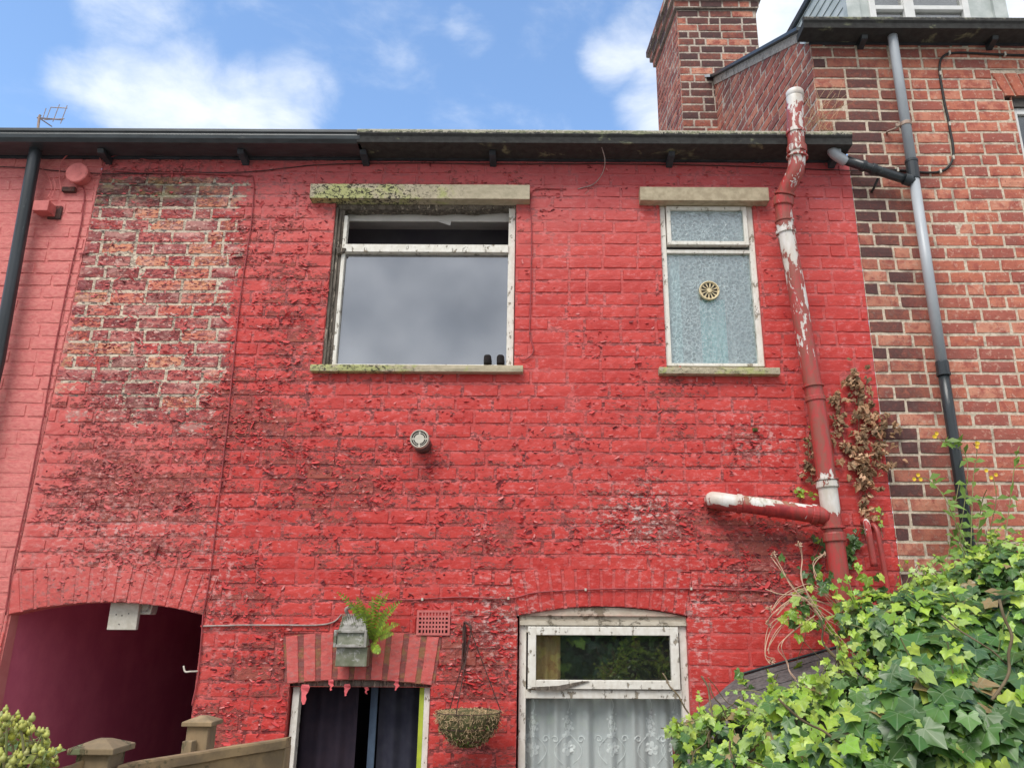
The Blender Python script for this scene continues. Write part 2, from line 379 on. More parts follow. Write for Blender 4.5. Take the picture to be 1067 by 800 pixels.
def zone(v):
    """attributes of the painted facade at a point of the wall"""
    x, y = px((v[0], 0, v[2]))
    w = .30
    for b in BLOB: w = max(w, b[4] * (g2(x, y, *b[:4]) ** .7))
    for b in SMOOTH: w *= 1 - .62 * g2(x, y, *b)
    w += .10 * noise.noise(Vector((v[0]*3, 0, v[2]*3)))
    n = noise.noise(Vector((v[0]*5, 3, v[2]*5))) * 14
    sx = seam_x(y)
    # bare panel
    r_edge = 262 - (y - 190) * .13 + n
    e = 0
    if x > sx - 3 and x < r_edge + 15 and y > 186:
        e = 1 if x < r_edge - 25 else (max(0, 1 - (x - r_edge + 25) / 40))
        e *= max(0, min(1, (490 + n * 2.5 + (x-150)*.25 - y) / 130))
    pink = 0
    if x < sx: pink = 1; w = .14; e = 0
    pink = max(pink, max(0, min(.7, (320 - y) / 170)) * (.5 if x < 600 else .3))
    pink = max(pink, max(0, min(.45, (250 - x) / 250)))
    dirt_shade = .9 * g2(x, y, 150, 200, 130, 22) + .5 * g2(x, y, 440, 200, 120, 14) + .45 * g2(x, y, 90, 330, 20, 200) \
        + .6 * g2(x, y, 800, 565, 50, 22) + .45 * g2(x, y, 850, 330, 22, 70) + .5 * g2(x, y, 440, 490, 22, 14) + .55 * g2(x, y, 60, 620, 60, 26) \
        + .5 * g2(x, y, 435, 618, 50, 5) + .35 * max(0, (215 - y) / 45)  # grime, plus shade under the eaves and below the flue put in as darkening
    if x < sx: dirt_shade *= .25
    pale = .9 * g2(x, y, 665, 540, 45, 34) + .5 * g2(x, y, 790, 460, 40, 25) + .8 * g2(x, y, 520, 650, 40, 40) + .35 * g2(x, y, 740, 620, 60, 40) \
        + .45 * g2(x, y, 120, 560, 80, 60) + .4 * g2(x, y, 730, 690, 12, 60) + .4 * g2(x, y, 230, 600, 20, 80)
    top = max(0, min(1, (240 - y) / 60)) * (.7 if x > sx else .3)  # purplish shade of the eaves put into the paint colour
    return max(0, min(1, w)), e, (pink, min(1, dirt_shade), min(1, pale), top)
def rawzone(v):
    x, y = px(v)
    s = max(0, min(1, (992 + (y - 250) * .09 + 14*noise.noise(Vector((0, 4, v[2]*6))) - x) / 62)) if y > 60 else 0
    s = max(s, .8 * max(0, min(1, (85 - y) / 40))) * .9
    return s
def brick(mb, q, face, rnd, attf, relief=.0012, flip=False, depth=.0, back=.012):
    """q = 4 corners (s,z) ccw from lower left; face(s, depth, z) -> world point"""
    (ax, az), (bx, bz), (cx, cz), (dx, dz) = q
    L = math.hypot(bx-ax, bz-az); Hh = math.hypot(dx-ax, dz-az)
    if L < .015 or Hh < .01: return
    nx = max(2, int(L / .035)); nz = max(2, int(Hh / .028))
    e = min(.0055, L*.2, Hh*.2)
    us = [0, e / L] + [e/L + (1 - 2*e/L) * i / nx for i in range(1, nx)] + [1 - e / L, 1]
    ws = [0, e / Hh] + [e/Hh + (1 - 2*e/Hh) * i / nz for i in range(1, nz)] + [1 - e / Hh, 1]
    jy = random.uniform(-relief, relief) * 1.3; tilt = random.uniform(-relief, relief)
    vs = []; A = []; B = []
    sd = random.uniform(0, 50)
    for j, w in enumerate(ws):
        for i, u in enumerate(us):
            s_ = (ax*(1-u)+bx*u)*(1-w) + (dx*(1-u)+cx*u)*w
            z_ = (az*(1-u)+bz*u)*(1-w) + (dz*(1-u)+cz*u)*w
            edge = i in (0, len(us)-1) or j in (0, len(ws)-1)
            ring = (i in (1, len(us)-2) or j in (1, len(ws)-2)) and not edge
            n = noise.noise(Vector((s_*22, sd, z_*22))); n2 = noise.noise(Vector((s_*60, sd, z_*60)))
            y_ = back if edge else jy + tilt*(u-.5)*2 - n*relief*1.6 - n2*relief*.7 + (.0012 if ring else 0)
            jit = noise.noise(Vector((s_*35, sd+9, z_*35))) * .0034
            jit2 = noise.noise(Vector((s_*35, sd+19, z_*35))) * .0034
            p = face(s_ + jit, depth + y_, z_ + jit2)
            vs.append(p); a, b = attf(p, rnd, 0)
            if j <= 1 or edge: a = (min(1, a[0]*1.5),) + tuple(a[1:])
            A.append(a); B.append(b)
    W = len(us)
    fs = []
    for j in range(len(ws)-1):
        for i in range(W-1):
            f = (j*W+i, j*W+i+1, (j+1)*W+i+1, (j+1)*W+i)
            fs.append(f[::-1] if flip else f)
    o = len(mb.v); mb.v += [tuple(v) for v in vs]; mb.a += A; mb.b += B; mb.f += [tuple(i+o for i in f) for f in fs]; mb.m += [0]*len(fs)
def courses(mb, s0f, s1f, z0, z1, blocked, face, attf, relief=.0014, flip=False, mdepth=.0045, zo=0.0, header=.14, bl=BL, co=CO, closer_left=False):
    """brick courses between s0f(z) and s1f(z); blocked(z) -> list of (a, b) openings"""
    k0 = math.floor((z0 - zo) / co)
    z = zo + k0 * co; k = k0
    while z < z1:
        za, zb = max(z, z0), min(z + co, z1); zm = (za + zb) / 2
        a, b = s0f(zm), s1f(zm)
        free = [(a, b)]
        for (p, q) in blocked(zm):
            nf = []
            for (c, d) in free:
                if q <= c or p >= d: nf.append((c, d))
                else:
                    if p > c: nf.append((c, p))
                    if q < d: nf.append((q, d))
            free = nf
        if zb - za > .02 and b > a:
            x = a - random.uniform(0, .03) - ((k % 2) * bl / 2) - (0 if k % 5 else .06)
            bricks = []
            while x < b:
                l = bl if random.random() > header else bl / 2
                if random.random() < .06: l = bl * .75
                bricks.append((x, x + l)); x += l
            for (c, d) in free:
                if d - c < .01: continue
                for (p, q) in bricks:
                    p2, q2 = max(p, c), min(q, d)
                    if q2 - p2 < .02: continue
                    pj = p2 + (JT/2 if p2 > c else 0); qj = q2 - (JT/2 if q2 < d else 0)
                    if qj - pj < .018: continue
                    jz = random.uniform(-.0022, .0022)
                    brick(mb, [(pj, za+JT/2+jz), (qj, za+JT/2+jz), (qj, zb-JT/2+jz), (pj, zb-JT/2+jz)], face, random.random(), attf, relief, flip)
                n = max(1, int((d - c) / .06)); vs = []; A = []; B = []
                for j, zz in enumerate((za, zb)):
                    for i in range(n+1):
                        s_ = c + (d-c)*i/n
                        y_ = mdepth + .0022*noise.noise(Vector((s_*30, 7, zz*30))) + .0032*noise.noise(Vector((s_*2.3, 1, zz*2.3)))
                        p_ = face(s_, y_, zz); vs.append(p_); aa, bb = attf(p_, .5, 1); A.append(aa); B.append(bb)
                fs = [(i, i+1, n+2+i, n+1+i) for i in range(n)]
                if flip: fs = [f[::-1] for f in fs]
                o = len(mb.v); mb.v += [tuple(v) for v in vs]; mb.a += A; mb.b += B
                mb.f += [tuple(i+o for i in f) for f in fs]; mb.m += [0]*len(fs)
        z += co; k += 1
def facef(s, d, z): return (s, d, z + .007*noise.noise(Vector((s*1.3, 2.2, z*1.1))))
def att_paint(p, rnd, m):
    w, e, b = zone(p); return (w, rnd, m, e), b
def att_raw(p, rnd, m): z_ = rawzone(p); return (0, rnd, m, z_ * (.35 if m else max(.15, min(1.0, 1.35 - rnd*1.15)))), (0,0,0,0)
def soot_c(p, rnd, m): return (0, rnd, m, .35 if m else max(.1, min(.95, 1.2 - rnd*1.1))), (0,0,0,0)
def soot_f(p, rnd, m):
    return (0, rnd, m, .6 * (.5 + .9*noise.noise(Vector((p[0]*3, p[1]*5, p[2]*4))))), (0,0,0,0)

# key positions ------------------------------------------------------
XL = P(-90, 400).x                      # far left end of what is built
def SEAM(z):                            # paint seam between the two houses
    p0, p1 = P(103, 190), P(5, 640)
    return p0.x + (p1.x - p0.x) * (z - p0.z) / (p1.z - p0.z)
XR = .5 * (P(885, 190).x + P(940, 590).x)
XF = P(854, 134).x
XE = P(1180, 300).x
Z_EAVE = P(560, 168).z
Z_REAVE = P(940, 47).z
PG = .215                               # gutter projection
# openings (x0, x1, z0, z1)
W1 = (.5*(P(350,215).x+P(341,380).x) - .02, .5*(P(532,215).x + P(538,380).x)+.012, P(430,381).z, P(430,209).z)
W2 = (.5*(P(687,215).x + P(695,380).x), .5*(P(783,215).x + P(799,380).x), P(745,382).z, P(740,210).z)
W3 = (P(541,660).x, P(716,660).x, .95, P(545,641).z)
W3T = P(628, 632).z
DR = (P(300,730).x, P(448,730).x, 0.0, P(372,716).z)
DRS = P(300,713).z; DRT = P(372,708).z
AR = (P(6,650).x, P(211,650).x, 0.0, P(10,640).z)
ART = P(110, 627).z
def arc(x0, x1, zs, zt):
    w = (x1-x0)/2; h = max(zt - zs, .004); R = (w*w + h*h)/(2*h); cx = (x0+x1)/2; cz = zt - R
    return cx, cz, R
ARCH = {}
def arch_def(key, x0, x1, zs, zt, dep, n):
    cx, cz, R = arc(x0, x1, zs, zt); ARCH[key] = (cx, cz, R, x0, x1, dep, n)
arch_def('passage', AR[0], AR[1], AR[3], ART, P(100,585).z - ART, 15)
arch_def('door', DR[0]-.03, DR[1]+.02, DRS, DRT, P(372,657).z - DRT, 9)
arch_def('window', W3[0]-.01, W3[1]+.0, W3[3], W3T, P(620,588).z - W3T, 14)
def arch_block(key, z, z0):
    cx, cz, R, x0, x1, dep, n = ARCH[key]
    a = math.asin(min(.999, (x1-cx)/R)); out = []
    zs = cz + R*math.cos(a)
    if z < zs: return [(x0 if key != 'door' else DR[0], x1 if key != 'door' else DR[1])] if z > z0 else []
    ro = R + dep; fl = 1.0
    top = cz + ro
    if z > top: return []
    # side joints lie on a radial line
    hs = (z - cz) * math.tan(a)
    half = min(hs, math.sqrt(max(0, ro*ro - (z-cz)**2)))
    return [(cx - half, cx + half)]
def blocked_red(z):
    out = []
    for (x0, x1, z0, z1) in (W1, W2):
        if z0 < z < z1: out.append((x0, x1))
    for k, z0 in (('passage', -1), ('door', -1), ('window', W3[2])): out += arch_block(k, z, z0)
    ab = (P(433,648).x, P(470,648).x, P(450,662).z, P(450,635).z)
    if ab[2] < z < ab[3]: out.append((ab[0], ab[1]))
    return out
ZO = P(940, 388).z % CO
# ------------------------------------------------------------------ red house
house = empty('terraced_house', (0, 0, 0), 'red painted brick terraced house with peeling paint, arched passage and two upper windows', 'house')
mb = MB()
courses(mb, lambda z: SEAM(z), lambda z: XR, 0.0, Z_EAVE + .06, blocked_red, facef, att_paint, .0016, zo=ZO)
def voussoirs(mb, key, attf, face=facef, gap=.010):
    cx, cz, R, x0, x1, dep, n = ARCH[key]
    a = math.asin((x1-cx)/R)
    def pt(t, r): return (cx + r*math.sin(t), cz + r*math.cos(t))
    for i in range(n):
        t0 = -a + 2*a*i/n; t1 = -a + 2*a*(i+1)/n; g = gap/2/R
        brick(mb, [pt(t0+g, R), pt(t1-g, R), pt(t1-g, R+dep), pt(t0+g, R+dep)], face, random.random(), attf, .0016)
    m = 2*n; vs = []
    for r in (R+.001, R+dep*.5, R+dep):
        for i in range(m+1):
            t = -a + 2*a*i/m; q = pt(t, r); vs.append(face(q[0], .0055, q[1]))
    fs = [(j*(m+1)+i, j*(m+1)+i+1, (j+1)*(m+1)+i+1, (j+1)*(m+1)+i) for j in range(2) for i in range(m)]
    mb.add(vs, fs, a=lambda v: attf(v, .5, 1)[0], b=lambda v: attf(v, .5, 1)[1])
    # soffit
    vs = []
    for i in range(m+1):
        q = pt(-a + 2*a*i/m, R)
        vs += [face(q[0], .004, q[1]), face(q[0], .12, q[1])]
    mb.add(vs, [(2*i, 2*i+1, 2*i+3, 2*i+2) for i in range(m)], a=lambda v: attf(v, .5, 0)[0], b=lambda v: attf(v, .5, 0)[1])
def att_arch_moss(p, rnd, m):
    w, e, b = zone((p[0],0,p[2])); n = noise.noise(Vector((p[0]*9, 0, p[2]*4)))
    return (.22, .25+.3*rnd, m*.3, 0), (.5, (1.0 if n > -.5 else .8) if m else .42, .1, 0)
def arch_plate(mb, key, a=(.2,.5,.8,0)):
    cx, cz, R, x0, x1, dep, n = ARCH[key]; m = 24; vs = []
    xa, xb = x0-.10, x1+.10; zt = cz+R+dep+.1
    for i in range(m+1):
        x = xa+(xb-xa)*i/m; xc = min(max(x, x0), x1)
        vs += [(x, .0135, cz+math.sqrt(R*R-(xc-cx)**2)+.004), (x, .0135, zt)]
    mb.add(vs, [(2*i, 2*i+2, 2*i+3, 2*i+1) for i in range(m)], a=a)
for k_ in ARCH: arch_plate(mb, k_)
# reveals of the openings
def reveal(mb, x0, x1, z0, z1, dep=.12):
    for x in (x0, x1):
        n = max(2, int((z1-z0)/.1)); vs = []
        for i in range(n+1):
            z = z0+(z1-z0)*i/n; vs += [(x, .002, z), (x, dep, z)]
        mb.add(vs, [(2*i, 2*i+1, 2*i+3, 2*i+2) for i in range(n)], a=(.35,.5,.3,0), b=(.1,.25,0,.2))
    mb.add([(x0,.002,z1),(x1,.002,z1),(x1,dep,z1),(x0,dep,z1)], [(0,1,2,3)], a=(.4,.5,.5,0), b=(0,.5,0,0))
for w in (W1, W2): reveal(mb, *w)
reveal(mb, W3[0], W3[1], W3[2], W3[3]); reveal(mb, DR[0], DR[1], 0, DRS-.01)
for x in (AR[1],):
    vs = []
    for i in range(30): z = i*AR[3]/29; vs += [(x, .002, z), (x, .12, z)]
    mb.add(vs, [(2*i, 2*i+1, 2*i+3, 2*i+2) for i in range(29)], a=lambda v: (.6,.5,.4,0), b=(.2,.3,.2,0))
wall = mb.build('wall', M['wall'], house, attrs=True)
for k, af, lab in (('passage', att_paint, 'peeling arch of red bricks over the passage'), ('door', att_arch_moss, 'red brick arch with mossy joints over the doorway'),
                   ('window', att_paint, 'smooth painted brick arch over the ground floor window')):
    mb = MB(); voussoirs(mb, k, af, gap=.024 if k == 'door' else .009)
    o = mb.build('brick_arch', M['wall'], house, attrs=True); o['label'] = lab

# curled paint chips
mb = MB(); cnt = 0; tries = 0
while cnt < 6500 and tries < 200000:
    tries += 1
    x = random.uniform(SEAM(2.5), XR); z = random.uniform(1.7, Z_EAVE)
    w, e, b = zone((x, 0, z))
    cl = noise.noise(Vector((x*7, 5, z*9)))*.5 + noise.noise(Vector((x*18, 15, z*20)))*.4
    if random.random() > max(0, (w - .22)) * 1.5 * (1 - .75*e) * max(0, .35 + cl*2.4): continue
    if any(a < x < c for a, c in blocked_red(z)) and z > 0:
        if not (arch_block('passage', z, -1) and z > AR[3] + .1): continue
    cnt += 1
    sz = random.uniform(.005, .013) * (1.9 if random.random() < .05 else 1)
    ang = random.uniform(0, 2*PI) if random.random() < .15 else random.choice((-1, -1, 1))*random.gauss(PI/2, .4)
    lift = random.uniform(.35, 1.5); wd = sz * random.uniform(1.0, 3.2)
    d = Vector((math.cos(ang), 0, math.sin(ang))); s_ = Vector((-d.z, 0, d.x)); o = Vector((x, -.0008, z))
    vs = []
    for k in range(4):
        t = k / 3; a_ = lift * t * 1.3
        c_ = o + d * (math.sin(a_) / (lift*1.3) * sz if lift*1.3 > .01 else t*sz) + Vector((0, -1, 0)) * ((1 - math.cos(a_)) / (lift*1.3) * sz)
        ww = wd * (1 - .45*t*t) * random.uniform(.75, 1.2)
        sh = s_ * random.uniform(-.2, .2) * wd
        vs += [c_ - s_*ww*.5 + sh, c_ + s_*ww*.5 + sh]
    g = random.random(); pk = b[0]*.35
    col = (.48+.12*g, .03+.05*g+pk*.3, .03+.05*g+pk*.3, 1) if g < .74 else ((.62, .20, .19, 1) if g < .82 else (.20, .03, .035, 1))
    mb.add(vs, [(0,1,3,2),(2,3,5,4),(4,5,7,6)], a=col)
o = mb.build('paint_flakes', M['flake'], house, attrs=True); o['kind'] = 'stuff'

# gutters, soffits, brackets
def gutter_box(name, mat, x0, x1, zb, ht, p, parent, att=None):
    mb = MB(); n = max(2, int((x1-x0)/.08))
    prof = [(-.02, zb), (-p, zb), (-p-.006, zb+ht*.45), (-p-.018, zb+ht*.62), (-p-.018, zb+ht-.01), (-p-.012, zb+ht), (-p+.012, zb+ht), (-p+.014, zb+ht-.03), (-.02, zb+ht-.03)]
    vs = []
    for i in range(n+1):
        x = x0+(x1-x0)*i/n
        for (y, z) in prof:
            r = noise.noise(Vector((x*6, y*9, z*9)))*.0025 if z > zb+.02 else 0
            vs.append((x, y+r, z+r))
    m = len(prof)
    fs = [(i*m+j, (i+1)*m+j, (i+1)*m+(j+1) % m, i*m+(j+1) % m) for i in range(n) for j in range(m)] + [tuple(range(m)), tuple(range(n*m+m-1, n*m-1, -1))]
    mb.add(vs, fs, a=att or (0,0,0,0))
    return mb.build(name, mat, parent, attrs=True)
XG = P(372, 145, -PG).x
def g_att(v):
    return (2.0 if v[2] > Z_EAVE + .065 else 0.0, 0, 0, 0)
gutter_box('gutter', M['gutter_old'], XG, P(887,140,-PG).x, Z_EAVE + .004, .094, PG, house, g_att)
mb = MB(); box(mb, (SEAM(Z_EAVE)-.0, -.02, Z_EAVE-.004), (XF+.10, .03, Z_EAVE+.10)); mb.build('fascia_board', M['fascia'], house)
def bracket(parent, xpix, p=PG, zb=Z_EAVE, dx=.045, ypx=158, mat='black_pipe'):
    mb = MB(); x = P(xpix, ypx, -p*.6).x
    prism(mb, [(-.0, zb), (-.0, zb-.05), (-p*.55, zb-.028), (-p*.62, zb)], x-dx/2, x+dx/2, 'x')
    return mb.build('gutter_bracket', M[mat], parent, bevel=.003)
for xp in (250, 378, 513, 700, 872): bracket(house, xp, mat='fascia' if xp != 513 else 'cream_plastic' if False else 'fascia')
mb = MB()   # grey worn block under the gutter end
x = P(872,160,-.14).x; box(mb, (x-.022,-.165,Z_EAVE-.018),(x+.022,-.12,Z_EAVE+.05)); mb.build('gutter_clip', M['grey_pipe'], house, bevel=.002)
# roof of the red house
RS = math.tan(math.radians(37))
def roof(parent, x0, x1, zb, depth=4.2, y0=-.12, mat='slate', sl=RS):
    mb = MB(); n = int(depth/.2)
    vs = []
    for i in range(n):                                       # slates in overlapping courses
        ya, yb = y0+i*depth/n, y0+(i+1)*depth/n+.03
        m = max(1, int((x1-x0)/.3))
        for j in range(m):
            xa = x0+(x1-x0)*j/m+.002; xb = x0+(x1-x0)*(j+1)/m-.002
            za = zb+(ya-y0)*sl+.014; zb_ = zb+(yb-y0)*sl+.004
            mb.add([(xa,ya,za),(xb,ya,za),(xb,yb,zb_),(xa,yb,zb_),(xa,ya,za-.008),(xb,ya,za-.008)], [(0,1,2,3),(4,5,1,0)])
    mb.add([(x0,y0,zb-.01),(x1,y0,zb-.01),(x1,y0+depth,zb+depth*sl-.01),(x0,y0+depth,zb+depth*sl-.01),
            (x0,y0+2*depth,zb-.01),(x1,y0+2*depth,zb-.01)], [(0,1,2,3),(3,2,5,4)])
    return mb.build('roof', M[mat], parent)
roof(house, SEAM(Z_EAVE)+.0, XF-.01, Z_EAVE+.05, sl=math.tan(math.radians(28)))

# ---- windows
def frame(mb, x0, x1, z0, z1, w, y0, y1, wb=None, wt=None, **k):
    wb = wb or w; wt = wt or w
    box(mb, (x0, y0, z0), (x0+w, y1, z1), **k); box(mb, (x1-w, y0, z0), (x1, y1, z1), **k)
    box(mb, (x0+w, y0, z0), (x1-w, y1, z0+wb), **k); box(mb, (x0+w, y0, z1-wt), (x1-w, y1, z1), **k)
def pane(name, mat, x0, x1, z0, z1, y, parent, t=.004, label=None):
    mb = MB(); box(mb, (x0, y, z0), (x1, y+t, z1)); o = mb.build(name, M[mat], parent)
    if label: o['label'] = label
    return o
def room(parent, x0, x1, z0, z1, y0, y1, wallm='interior', ceil='ceiling', mx=.5):
    mb = MB()
    X0, X1 = x0-mx, x1+mx
    v = [(X0,y0,z0),(X1,y0,z0),(X1,y1,z0),(X0,y1,z0),(X0,y0,z1),(X1,y0,z1),(X1,y1,z1),(X0,y1,z1)]
    mb.add(v, [(0,1,2,3),(1,2,6,5),(2,3,7,6),(3,0,4,7)]); mb.add(v, [(4,5,6,7)], mi=1)
    return mb.build('room', [M[wallm], M[ceil]], parent)
# big upper window
x0, x1, z0, z1 = W1
mb = MB()
fy0, fy1 = .035, .085
box(mb, (x0+.058, fy0, z0+.0), (x0+.082, fy1, z1-.10)); box(mb, (x1-.052, fy0, z0), (x1-.006, fy1, z1-.01))
box(mb, (x0+.082, fy0, z0), (x1-.052, fy1, z0+.022))
win1 = mb.build('window', M['wood_white'], house, bevel=.003); win1['label'] = 'large upper window with grey glass and open top light in a rotting frame'
zT = P(440, 258).z
mb = MB(); zt = (P(440,253).z, P(440,261).z)
box(mb, (x0+.07, fy0-.012, zt[1]), (x1-.05, fy1-.01, zt[0])); mb.build('transom', M['wood_white'], win1, bevel=.003)
# rotten post left: wavering planks
mb = MB()
for i, (a, b_, y) in enumerate(((.0, .018, .012), (.02, .036, .028), (.036, .056, .040))):
    n = 22; vs = []
    for k in range(n+1):
        z = z0+.01+(z1-.06-z0)*k/n; j = noise.noise(Vector((i*3, 0, z*9)))*.008
        vs += [(x0+a+j, y+abs(j), z), (x0+b_+j*.5, y+abs(j)*1.5, z), (x0+b_+j*.5, y+.07, z), (x0+a+j, y+.07, z)]
    mb.add(vs, [(4*k+q, 4*k+(q+1) % 4, 4*k+4+(q+1) % 4, 4*k+4+q) for k in range(n) for q in range(4)])
mb.build('rotten_jamb', M['wood_rot'], win1)
# rotten timber lintel board under the stone lintel
mb = MB(); n = 26; vs = []
for k in range(n+1):
    x = x0-.0+(x1-x0)*k/n; j = noise.noise(Vector((x*6, 3, 0)))*.012 + (.012 if k > 20 else 0)
    zb = z1-.055+j
    vs += [(x,.012,z1), (x,.012,zb+.02), (x,.03,zb), (x,.11,zb+.004), (x,.11,z1)]
mb.add(vs, [(5*k+q, 5*k+5+q, 5*k+6+q, 5*k+q+1) for k in range(n) for q in range(4)]); mb.build('timber_lintel', M['wood_rot'], win1)
mb = MB()  # torn plaster flap hanging in the open top light
p = P(465,233,.10)
mb.add([p+Vector((-.07,0,.02)), p+Vector((.035,0,.024)), p+Vector((.03,-.012,-.022)), p+Vector((-.02,-.01,-.004))], [(0,1,2,3)])
mb.build('torn_lining', M['ceiling'], win1)
mb = MB(); p = P(353,261,.02)  # splintered end of the transom
prism(mb, [(p.x-.02,p.z+.02),(p.x+.05,p.z+.012),(p.x+.04,p.z-.012),(p.x-.005,p.z-.03),(p.x-.012,p.z)], .01, .035); mb.build('splintered_wood', M['wood_rot'], win1)
pane('pane', 'glass_big', x0+.08, x1-.05, z0+.02, zt[1]+.004, fy0+.03, win1, label='big fixed pane reflecting a cloudy sky')
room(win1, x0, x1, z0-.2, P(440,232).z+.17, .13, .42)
mb = MB(); zc_ = P(440,219,.12).z
box(mb, (x0+.05, .115, P(440,231,.12).z), (x1, .128, zc_+.25)); mb.build('head_lining', M['ceiling'], win1)
for xp in (508, 521.5):
    mb = MB(); p = P(xp, 376, .13); lathe(mb, [(.0,0),(.023,0),(.025,.01),(.025,.048),(.022,.06),(.018,.064),(.0,.065)], (P(xp, 376, .04).x, .036, z0+.0225), seg=20)
    o = mb.build('jar', M['dark'], None, smooth=True)
    settag(o, 'small dark jar at the foot of the big upper pane, ' + ('left of the pair' if xp < 510 else 'next to the white frame'), 'jar', 'pair of jars at the upper window')
# stone lintel and sill
def stone(name, xa, xb, za, zb, y0, mat, parent, att=(0,0,0,0)):
    mb = MB(); n = max(4, int((xb-xa)/.03)); vs = []
    for i in range(n+1):
        x = xa+(xb-xa)*i/n
        for (y, z) in ((.05, za), (y0, za), (y0-.002, (za+zb)/2), (y0, zb), (.05, zb)):
            j = noise.noise(Vector((x*14, y*20, z*30)))*.003
            vs.append((x, y+j, z+j))
    fs = [(5*i+q, 5*i+5+q, 5*i+5+(q+1) % 5, 5*i+(q+1) % 5) for i in range(n) for q in range(5)] + [(0,1,2,3,4), tuple(5*n+q for q in (4,3,2,1,0))]
    mb.add(vs, fs, a=att); return mb.build(name, M[mat], parent, attrs=True, bevel=.003)
pl = .07
la, lb_ = P(323,198,-pl), P(552,198,-pl)
stone('lintel', la.x, lb_.x, P(440,207,-pl).z, P(440,192,-pl).z, -pl, 'stone_moss', win1,
      lambda v: (max(0, min(1.0, (lb_.x-.30-v[0])*1.6)), 0,0,0))
sa, sb = P(323,383,-.05), P(545,383,-.05)
stone('sill', sa.x, sb.x, P(440,387,-.05).z, P(440,380,-.05).z, -.05, 'stone_moss', win1, lambda v: (max(0, min(.9, (sb.x-.45-v[0])*2)), 0,0,0))
# small upper window
x0, x1, z0, z1 = W2
mb = MB(); frame(mb, x0, x1, z0+.01, z1, .038, .02, .085, wb=.02, wt=.035)
win2 = mb.build('window', M['wood_white'], house, bevel=.003); win2['label'] = 'narrow upper bathroom window with obscured glass and a round extractor'
zr = P(738,258).z
mb = MB(); frame(mb, x0+.044, x1-.044, P(738,255,.0).z, z1-.038, .028, .0, .045); cs = mb.build('top_casement', M['wood_white'], win2, bevel=.003)
mb = MB(); box(mb, (x0+.038, .025, zr-.03), (x1-.038, .08, zr-.004)); mb.build('transom', M['wood_white'], win2, bevel=.002)
pane('pane', 'glass_obscure', x0+.07, x1-.07, P(738,252).z, z1-.06, .02, win2, label='small obscured top pane')
pane('pane', 'glass_obscure', x0+.036, x1-.036, z0+.025, zr-.02, .05, win2, label='tall pane of patterned bathroom glass')
room(win2, x0, x1, z0-.3, z1+.2, .25, 1.0, wallm='ceiling', mx=.05)
# things behind the obscured glass: teal towel, pale curtain
mb = MB(); p0, p1 = P(729,312,.12), P(760,378,.12)
n = 12; vs = []
for i in range(n+1):
    x = p0.x+(p1.x-p0.x)*i/n; y = .13+.012*math.sin(i*1.6)
    vs += [(x, y, p1.z-.02), (x, y, p0.z)]
mb.add(vs, [(2*i, 2*i+2, 2*i+3, 2*i+1) for i in range(n)])
o = mb.build('towel', M['teal'], None); settag(o, 'teal towel hanging behind the obscured bathroom glass', 'towel')
mb = MB(); vs = []; p0, p1 = P(700,270,.12), P(716,380,.12); n = 10
for i in range(n+1):
    x = p0.x-.02+(p1.x-p0.x)*i/n; y = .11+.01*math.sin(i*2)
    vs += [(x, y, z0+.03), (x, y, zr-.03)]
mb.add(vs, [(2*i, 2*i+2, 2*i+3, 2*i+1) for i in range(n)])
o = mb.build('curtain', M['net'], None); settag(o, 'pale narrow curtain behind the left side of the obscured bathroom glass', 'curtain')
# round extractor in the glass
mb = MB(); e0 = P(739,303,.03); lathe(mb, [(.0,-.0),(.064,-.0),(.066,.006),(.066,.018),(.058,.02),(.0,.02)], (e0.x, .028, e0.z), 'y', 32)
ex = mb.build('extractor_vent', M['brass'], None, smooth=False)
settag(ex, 'round cream spoked extractor vent set in the bathroom window glass', 'vent')
mb = MB()
for k in range(12):
    a = 2*PI*k/12
    c_, s_ = math.cos(a), math.sin(a); c2, s2 = math.cos(a+.30), math.sin(a+.30)
    pts = [(.018, a), (.054, a-.02), (.054, a+.27), (.018, a+.16)]
    mb.add([(e0.x+r*math.cos(t), .0245, e0.z+r*math.sin(t)) for r, t in pts], [(0,1,2,3)])
o = mb.build('slots', M['dark'], ex)
mb = MB(); lathe(mb, [(.0,-.006),(.014,-.006),(.017,0),(.017,.004)], (e0.x, .028, e0.z), 'y', 20); mb.build('hub', M['brass'], ex)
mb = MB(); tube(mb, [(e0.x+.064*math.cos(t), .024, e0.z+.064*math.sin(t)) for t in [2*PI*k/36 for k in range(37)]], .005, 8); mb.build('rim', M['brass'], ex, smooth=True)
stone('lintel', P(667,200,-pl).x, P(801,200,-pl).x, P(735,209,-pl).z, P(735,195,-pl).z, -pl, 'sandstone', win2)
stone('sill', P(687,386,-.05).x, P(813,386,-.05).x, P(750,389.5,-.05).z, P(750,382.5,-.05).z, -.05, 'stone_moss', win2, lambda v: (.55,0,0,0))
# ground floor window
x0, x1, z0, z1 = W3
cx, cz, R, ax0, ax1, dep, n_ = ARCH['window']
mb = MB(); m = 24
poly = []
zhb = P(628, 648).z
for i in range(m+1):
    x = x0+(x1-x0)*i/m; poly.append((x, cz+math.sqrt(R*R-(x-cx)**2)-.002))
vs = [(x, .02, z) for x, z in poly] + [(x, .02, zhb) for x, z in poly] + [(x, .09, z) for x, z in poly]
mb.add(vs, [(m+1+i, m+2+i, i+1, i) for i in range(m)])
box(mb, (x0+.001, .008, zhb-.018), (x1-.001, .08, zhb+.006))
hd = None
mbf = MB(); frame(mbf, x0, x1, z0, zhb-.018, .042, .03, .09)
win3 = mbf.build('window', M['wood_white'], house, bevel=.003); win3['label'] = 'ground floor window with cream arched head, opening top light and net curtain'
mb.build('arched_head', M['rotboard'], win3)
ztr = (P(628,719).z, P(628,728).z)
